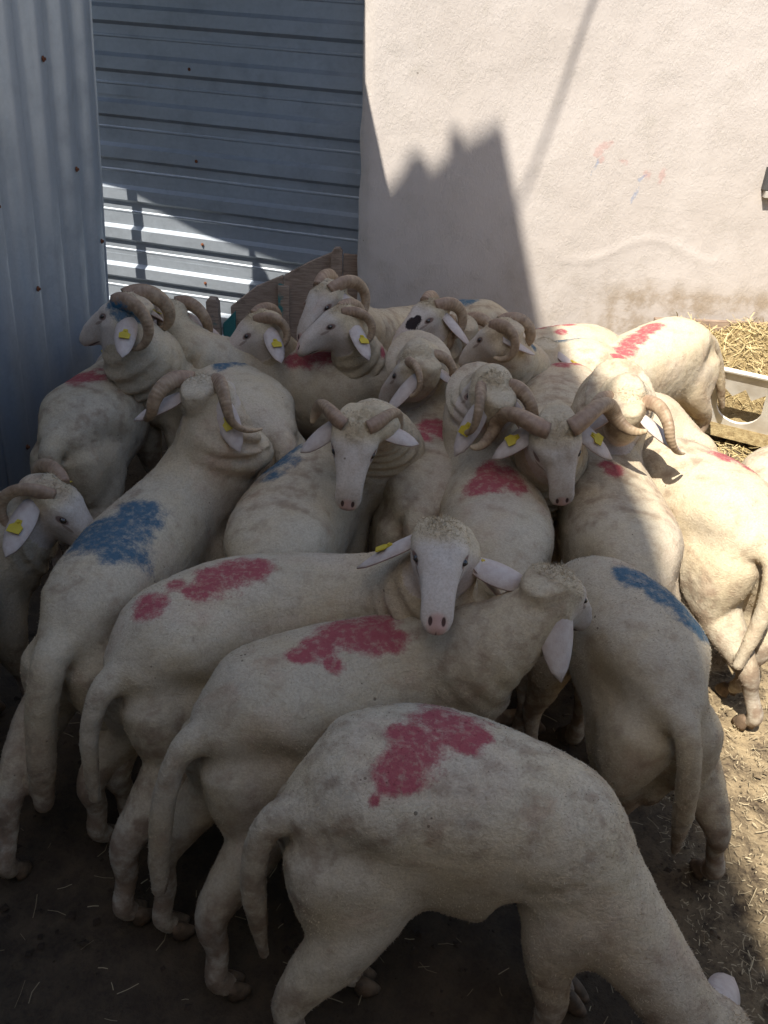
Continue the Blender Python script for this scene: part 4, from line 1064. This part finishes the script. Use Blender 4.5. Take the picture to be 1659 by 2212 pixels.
    {'pts': [(0.623, 1.239, 0.623), (0.609, 1.351, 0.7), (0.587, 1.527, 0.71), (0.517, 1.665, 0.7), (0.472, 1.754, 0.62), (0.465, 1.829, 0.5), (0.478, 1.938, 0.287)], 's': 1.03, 'feet': {'hr': (0.833, 1.308), 'hl': (0.633, 1.462)}, 'tail': (0.691, 1.227, 0.2), 'male': 1, 'vox': 0.007, 'fuzz': 36000, 'label': 'sheep seen from behind with a long blue mark, half in shade at right', 'g': 0.86, 'sm': 13, 'ts': 0.72, 'paint': [(1, 0.601, 1.559, 0.707, 0.0648), (1, 0.634, 1.519, 0.703, 0.0749), (1, 0.667, 1.483, 0.696, 0.0744), (1, 0.686, 1.445, 0.688, 0.0632), (1, 0.699, 1.415, 0.679, 0.0454), (1, 0.567, 1.587, 0.71, 0.0398)]},
    # FF
    {'pts': [(-1.096, 1.276, 0.615), (-1.09, 1.401, 0.69), (-1.083, 1.546, 0.7), (-1.055, 1.689, 0.7), (-0.932, 1.766, 0.74), (-0.84, 1.779, 0.77), (-0.7, 1.759, 0.58)], 'horn': 1, 'hp': (0.062, 235, 0.06, 0.0175, 0), 'label': 'ram whose head enters at the left edge, facing right'}
]

def build_flock():
    tmp = []
    for d in SHEEP:
        tubes, feet = sheep_tubes(d)
        V, F, b = [], [], 0
        for v, f in tubes:
            V.append(v); F += [[q + b for q in x] for x in f]; b += len(v)
        me = bpy.data.meshes.new('raw'); me.from_pydata(np.concatenate(V).tolist(), [], F); me.update()
        o = bpy.data.objects.new('raw', me); COL.objects.link(o)
        m = o.modifiers.new('remesh', 'REMESH'); m.mode = 'VOXEL'; m.voxel_size = d.get('vox', 0.008); m.use_smooth_shade = True
        m2 = o.modifiers.new('smooth', 'SMOOTH'); m2.factor = 0.5; m2.iterations = d.get('sm', 9)
        tmp.append((o, feet))
    bpy.context.view_layer.update()
    dg = bpy.context.evaluated_depsgraph_get()
    for d, (o, feet) in zip(SHEEP, tmp):
        me = bpy.data.meshes.new_from_object(o.evaluated_get(dg))
        bpy.data.objects.remove(o)
        finish_sheep(d, me, feet)

def finish_sheep(d, me, feet):
    s = d.get('s', 1.0)
    sh = s * d.get('hs', 0.9)
    sid = sum(ord(c) for c in d['label']) % 997
    r = np.random.default_rng(sid)
    P = [np.array(p) for p in d['pts']]
    poll, f, u, rt = head_frame(d)
    base = np.array([(P[1][0] + P[3][0]) / 2, (P[1][1] + P[3][1]) / 2, 0])
    root = empty('sheep', base)
    tag(root, d['label'], 'sheep', d.get('group', 'shorn sheep crowded in the pen'))
    n = len(me.vertices)
    V = np.zeros(n * 3); me.vertices.foreach_get('co', V); V = V.reshape(-1, 3)
    # relax the creases where haunch and shoulder run into the trunk
    ne = len(me.edges); E = np.zeros(ne * 2, np.int32); me.edges.foreach_get('vertices', E); E = E.reshape(-1, 2)
    Fh = P[2] - P[1]; Fh[2] = 0; Fh = nrm(Fh)
    dv = V - (P[0] + Fh * .14 * s); dv[:, 2] = (V[:, 2] - .47) * .8
    wr = np.exp(-(np.linalg.norm(dv, axis=1) / (.19 * s)) ** 4) * sstep(-.01, .06, (V - P[0]) @ Fh) * sstep(.28, .36, V[:, 2])
    ds = V - P[3]; ds[:, 2] = (V[:, 2] - .42) * .8
    wr = np.maximum(wr, .8 * np.exp(-(np.linalg.norm(ds, axis=1) / (.17 * s)) ** 4) * sstep(.27, .34, V[:, 2]) * (V[:, 2] < P[3][2] - .1))
    deg = np.maximum(np.bincount(E.ravel(), minlength=n), 1)
    src = np.concatenate([E[:, 0], E[:, 1]]); dst = np.concatenate([E[:, 1], E[:, 0]])
    for it in range(90 if d.get('vox', .008) < .0075 else 50):
        M = np.stack([np.bincount(src, V[dst, k], n) for k in range(3)], 1) / deg[:, None]
        V = V + (M - V) * (wr * .6)[:, None]
    me.vertices.foreach_set('co', V.astype(np.float32).ravel()); me.update()
    N = np.zeros(n * 3); me.vertices.foreach_get('normal', N); N = N.reshape(-1, 3)
    hc = np.stack([(V - poll) @ f, (V - poll) @ rt, (V - poll) @ u], 1) / sh
    tt = np.clip(hc[:, 0] / .25, -.4, 1.05); rad = np.interp(tt, [-.4, 0, .36, .6, .85, 1.05], [.06, .10, .105, .085, .075, .06])
    inhead = (np.sqrt(hc[:, 1] ** 2 + (hc[:, 2] + .042) ** 2 + (hc[:, 0] - tt * .25) ** 2) < rad)
    face = np.where(inhead, sstep(0.035, 0.085, hc[:, 0] - .35 * np.maximum(hc[:, 2], 0)), 0.0)
    hcs = np.where(inhead[:, None], hc, 9.0)
    leg = sstep(0.30, 0.20, V[:, 2]) if not d.get('low') else sstep(0.30, 0.20, V[:, 2]) * (1 - inhead)
    wool = np.clip(1 - face - 0.45 * leg, 0, 1)
    # displacement: lumps of shorn fleece
    hgt = 0.0055 * vnoise(V, 5.0, sid) + 0.0013 * vnoise(V, 22.0, sid + 1) * wool + 0.0012 * vnoise(V, 60.0, sid + 2) * wool
    # eye sockets, brow, nostril pits
    sd = np.abs(hc[:, 1])
    eye = np.exp(-(((hc[:, 0] - .100) / .022) ** 2 + ((hc[:, 2] - .004) / .017) ** 2)) * inhead * (sd > .03)
    brow = np.exp(-(((hc[:, 0] - .092) / .030) ** 2 + ((hc[:, 2] - .026) / .012) ** 2)) * inhead * (sd > .02)
    nos = np.exp(-(((hc[:, 0] - .242) / .012) ** 2 + ((sd - .015) / .007) ** 2 + ((hc[:, 2] + .022) / .014) ** 2)) * inhead
    mth = np.exp(-(((hc[:, 0] - .222) / .036) ** 2 + ((hc[:, 2] + .066) / .006) ** 2)) * inhead
    tuft = np.exp(-(((hc[:, 0] - .02) / .05) ** 2 + ((sd) / .05) ** 2)) * inhead * (hc[:, 2] > 0)
    hgt = hgt * (1 - .7 * face) - 0.006 * eye + 0.005 * brow - 0.006 * nos - 0.004 * mth + tuft * (0.008 + 0.008 * vnoise(V, 55, sid + 5))
    V = V + N * (hgt * s)[:, None]
    me.vertices.foreach_set('co', (V - base).astype(np.float32).ravel())
    # marks
    mk = np.full((n, 3), -1.0)
    for (k, x, y, z, rad) in d.get('paint', []):
        q = 0.8 - 0.8 * np.linalg.norm(V - np.array([x, y, z]), axis=1) / rad
        mk[:, k] = np.maximum(mk[:, k], q)
    z = V[:, 2]
    dirt = 0.38 + 0.62 * sstep(0.45, 0.2, z) + 0.25 * (vnoise(V, 2.6, sid + 9) > .25)
    tb = np.exp(-(np.linalg.norm(V - (P[0] - np.array([0, 0, .12])), axis=1) / .12) ** 2)
    dirt = np.clip(dirt * d.get('dirt', 1.0) + .25 * tb, 0, 1) * (1 - .75 * face) * (1 - .9 * np.clip(2 * tuft, 0, 1))
    under = sstep(-0.2, -0.85, N[:, 2]) * sstep(.1, .3, z)
    pink = np.clip(0.22 * under + 0.25 * face * sstep(.06, .0, hc[:, 2]) * 0.5 + .10 * (vnoise(V, 5, sid + 4) > .3), 0, 1)
    tone = np.full(n, d.get('tone', r.uniform(0.88, 1.07)))
    at = {'mk': mk, 'ms': np.stack([wool, dirt, pink], 1), 'hc': hcs, 'tone': tone}
    for a in list(me.attributes):
        if a.name not in ('position', '.edge_verts', '.corner_vert', '.corner_edge', 'material_index', 'sharp_face') and not a.is_required:
            try: me.attributes.remove(a)
            except Exception: pass
    set_attrs(me, at)
    me.materials.clear(); me.materials.append(M_WOOL)
    me.polygons.foreach_set('use_smooth', [True] * len(me.polygons))
    me.name = 'body'; me.update()
    body = bpy.data.objects.new('body', me); COL.objects.link(body); body.parent = root
    # short wool fibres standing off the fleece
    nf = int(d.get('fuzz', 14000) * .85)
    me.calc_loop_triangles()
    tri = np.zeros(len(me.loop_triangles) * 3, np.int32); me.loop_triangles.foreach_get('vertices', tri); tri = tri.reshape(-1, 3)
    A, B, C_ = V[tri[:, 0]], V[tri[:, 1]], V[tri[:, 2]]
    ar = np.linalg.norm(np.cross(B - A, C_ - A), axis=1)
    wl = wool[tri[:, 0]]; tf = tuft[tri[:, 0]]
    ar = ar * (0.25 + 0.75 * wl + 5 * tf)
    pick = r.choice(len(tri), nf, p=ar / ar.sum())
    b1, b2 = r.uniform(0, 1, nf), r.uniform(0, 1, nf); sw = b1 + b2 > 1; b1[sw] = 1 - b1[sw]; b2[sw] = 1 - b2[sw]
    Q = A[pick] + (B - A)[pick] * b1[:, None] + (C_ - A)[pick] * b2[:, None]
    nn_ = N[tri[pick, 0]]
    fd = nn_ * .42 + r.normal(0, .5, (nf, 3)) - np.array([0, 0, .25])
    fd /= np.linalg.norm(fd, axis=1)[:, None]
    flat = fd - nn_ * np.minimum((fd * nn_).sum(1) - .12, 0)[:, None]
    ln = (r.uniform(.002, .0045, nf) * (0.5 + 0.5 * wl[pick]) + .016 * r.uniform(.3, 1, nf) * tf[pick]) * s
    wv = np.cross(flat, r.normal(0, 1, (nf, 3))); wv /= np.linalg.norm(wv, axis=1)[:, None]
    wd = r.uniform(.0005, .0010, nf)[:, None]
    FV = np.stack([Q - wv * wd, Q + wv * wd, Q + flat * ln[:, None]], 1).reshape(-1, 3) - base
    src = np.repeat(tri[pick, 0], 3)
    fz = fast_mesh('wool_fibres', FV, np.arange(nf * 3).reshape(-1, 3), M_WOOL, root, attrs={k: v[src] for k, v in at.items()})
    tag(fz, kind='stuff')
    # eyes
    for sg in (1, -1):
        c = poll + f * .100 * sh + u * .004 * sh + rt * sg * .0500 * sh - base
        ball(c, (f, u, rt), (.0115 * sh, .0078 * sh, .0115 * sh), 'eye', M_EYE, root)
    # ears
    ears = d.get('ears', {})
    tags = d.get('tags', 'rl')
    for sg, key in ((1, 'r'), (-1, 'l')):
        if key in d.get('noear', ''): continue
        eb = poll + f * .005 * sh - u * .028 * sh + rt * sg * .055 * sh
        ev = ears.get(key)
        en = None
        if ev and isinstance(ev[0], tuple): ev, en = ev
        e = np.array(ev) if ev else rt * sg * .8 - f * .15 - np.array([0, 0, .5])
        V2, F2, inner, e, nv, a = ear_mesh(eb - base, e, np.array(en) if en else u * .6 - f * .55 + np.array([0, 0, .2]), d.get('earL', .135) * s, d.get('earW', .074) * s, d.get('droop', .25))
        eo = mesh_obj('ear', V2, F2, M_EAR, root, smooth=True)
        set_attrs(eo.data, {'inner': np.array(inner)})
        if key in tags:
            c = eb - base + e * d.get('earL', .135) * s * .55 - np.array([0, 0, 1]) * d.get('droop', .25) * .3 * d.get('earL', .135) * s
            tv, tf_ = tag_mesh(c + nv * .001, e, nv, a, .85)
            mesh_obj('ear_tag', tv, tf_, M_TAG, eo)
    # horns
    if d.get('horn'):
        hp = d.get('hp', (.066, 235, .072, .0215, .0))
        for sg, key in ((1, 'r'), (-1, 'l')):
            if key in d.get('nohorn', ''): continue
            V3, F3, hpv = horn_mesh(poll - base, f, u, rt, sg, sh * 1.08, hp)
            ho = mesh_obj('horn', V3, F3, M_HORN, root, smooth=True)
            hv = np.array(V3) + base
            mb = np.full(len(hv), -1.0)
            for (k, x, y, z_, rad) in d.get('paint', []):
                if k == 1: mb = np.maximum(mb, 0.8 - 0.8 * np.linalg.norm(hv - np.array([x, y, z_]), axis=1) / rad)
            set_attrs(ho.data, {'hp': np.array(hpv), 'mkb': mb})
    for p, _, fw in feet:
        V4, F4 = hoof_mesh(p - base, fw, s)
        mesh_obj('hoof', V4, F4, M_HOOF, root, smooth=True)

build_flock()
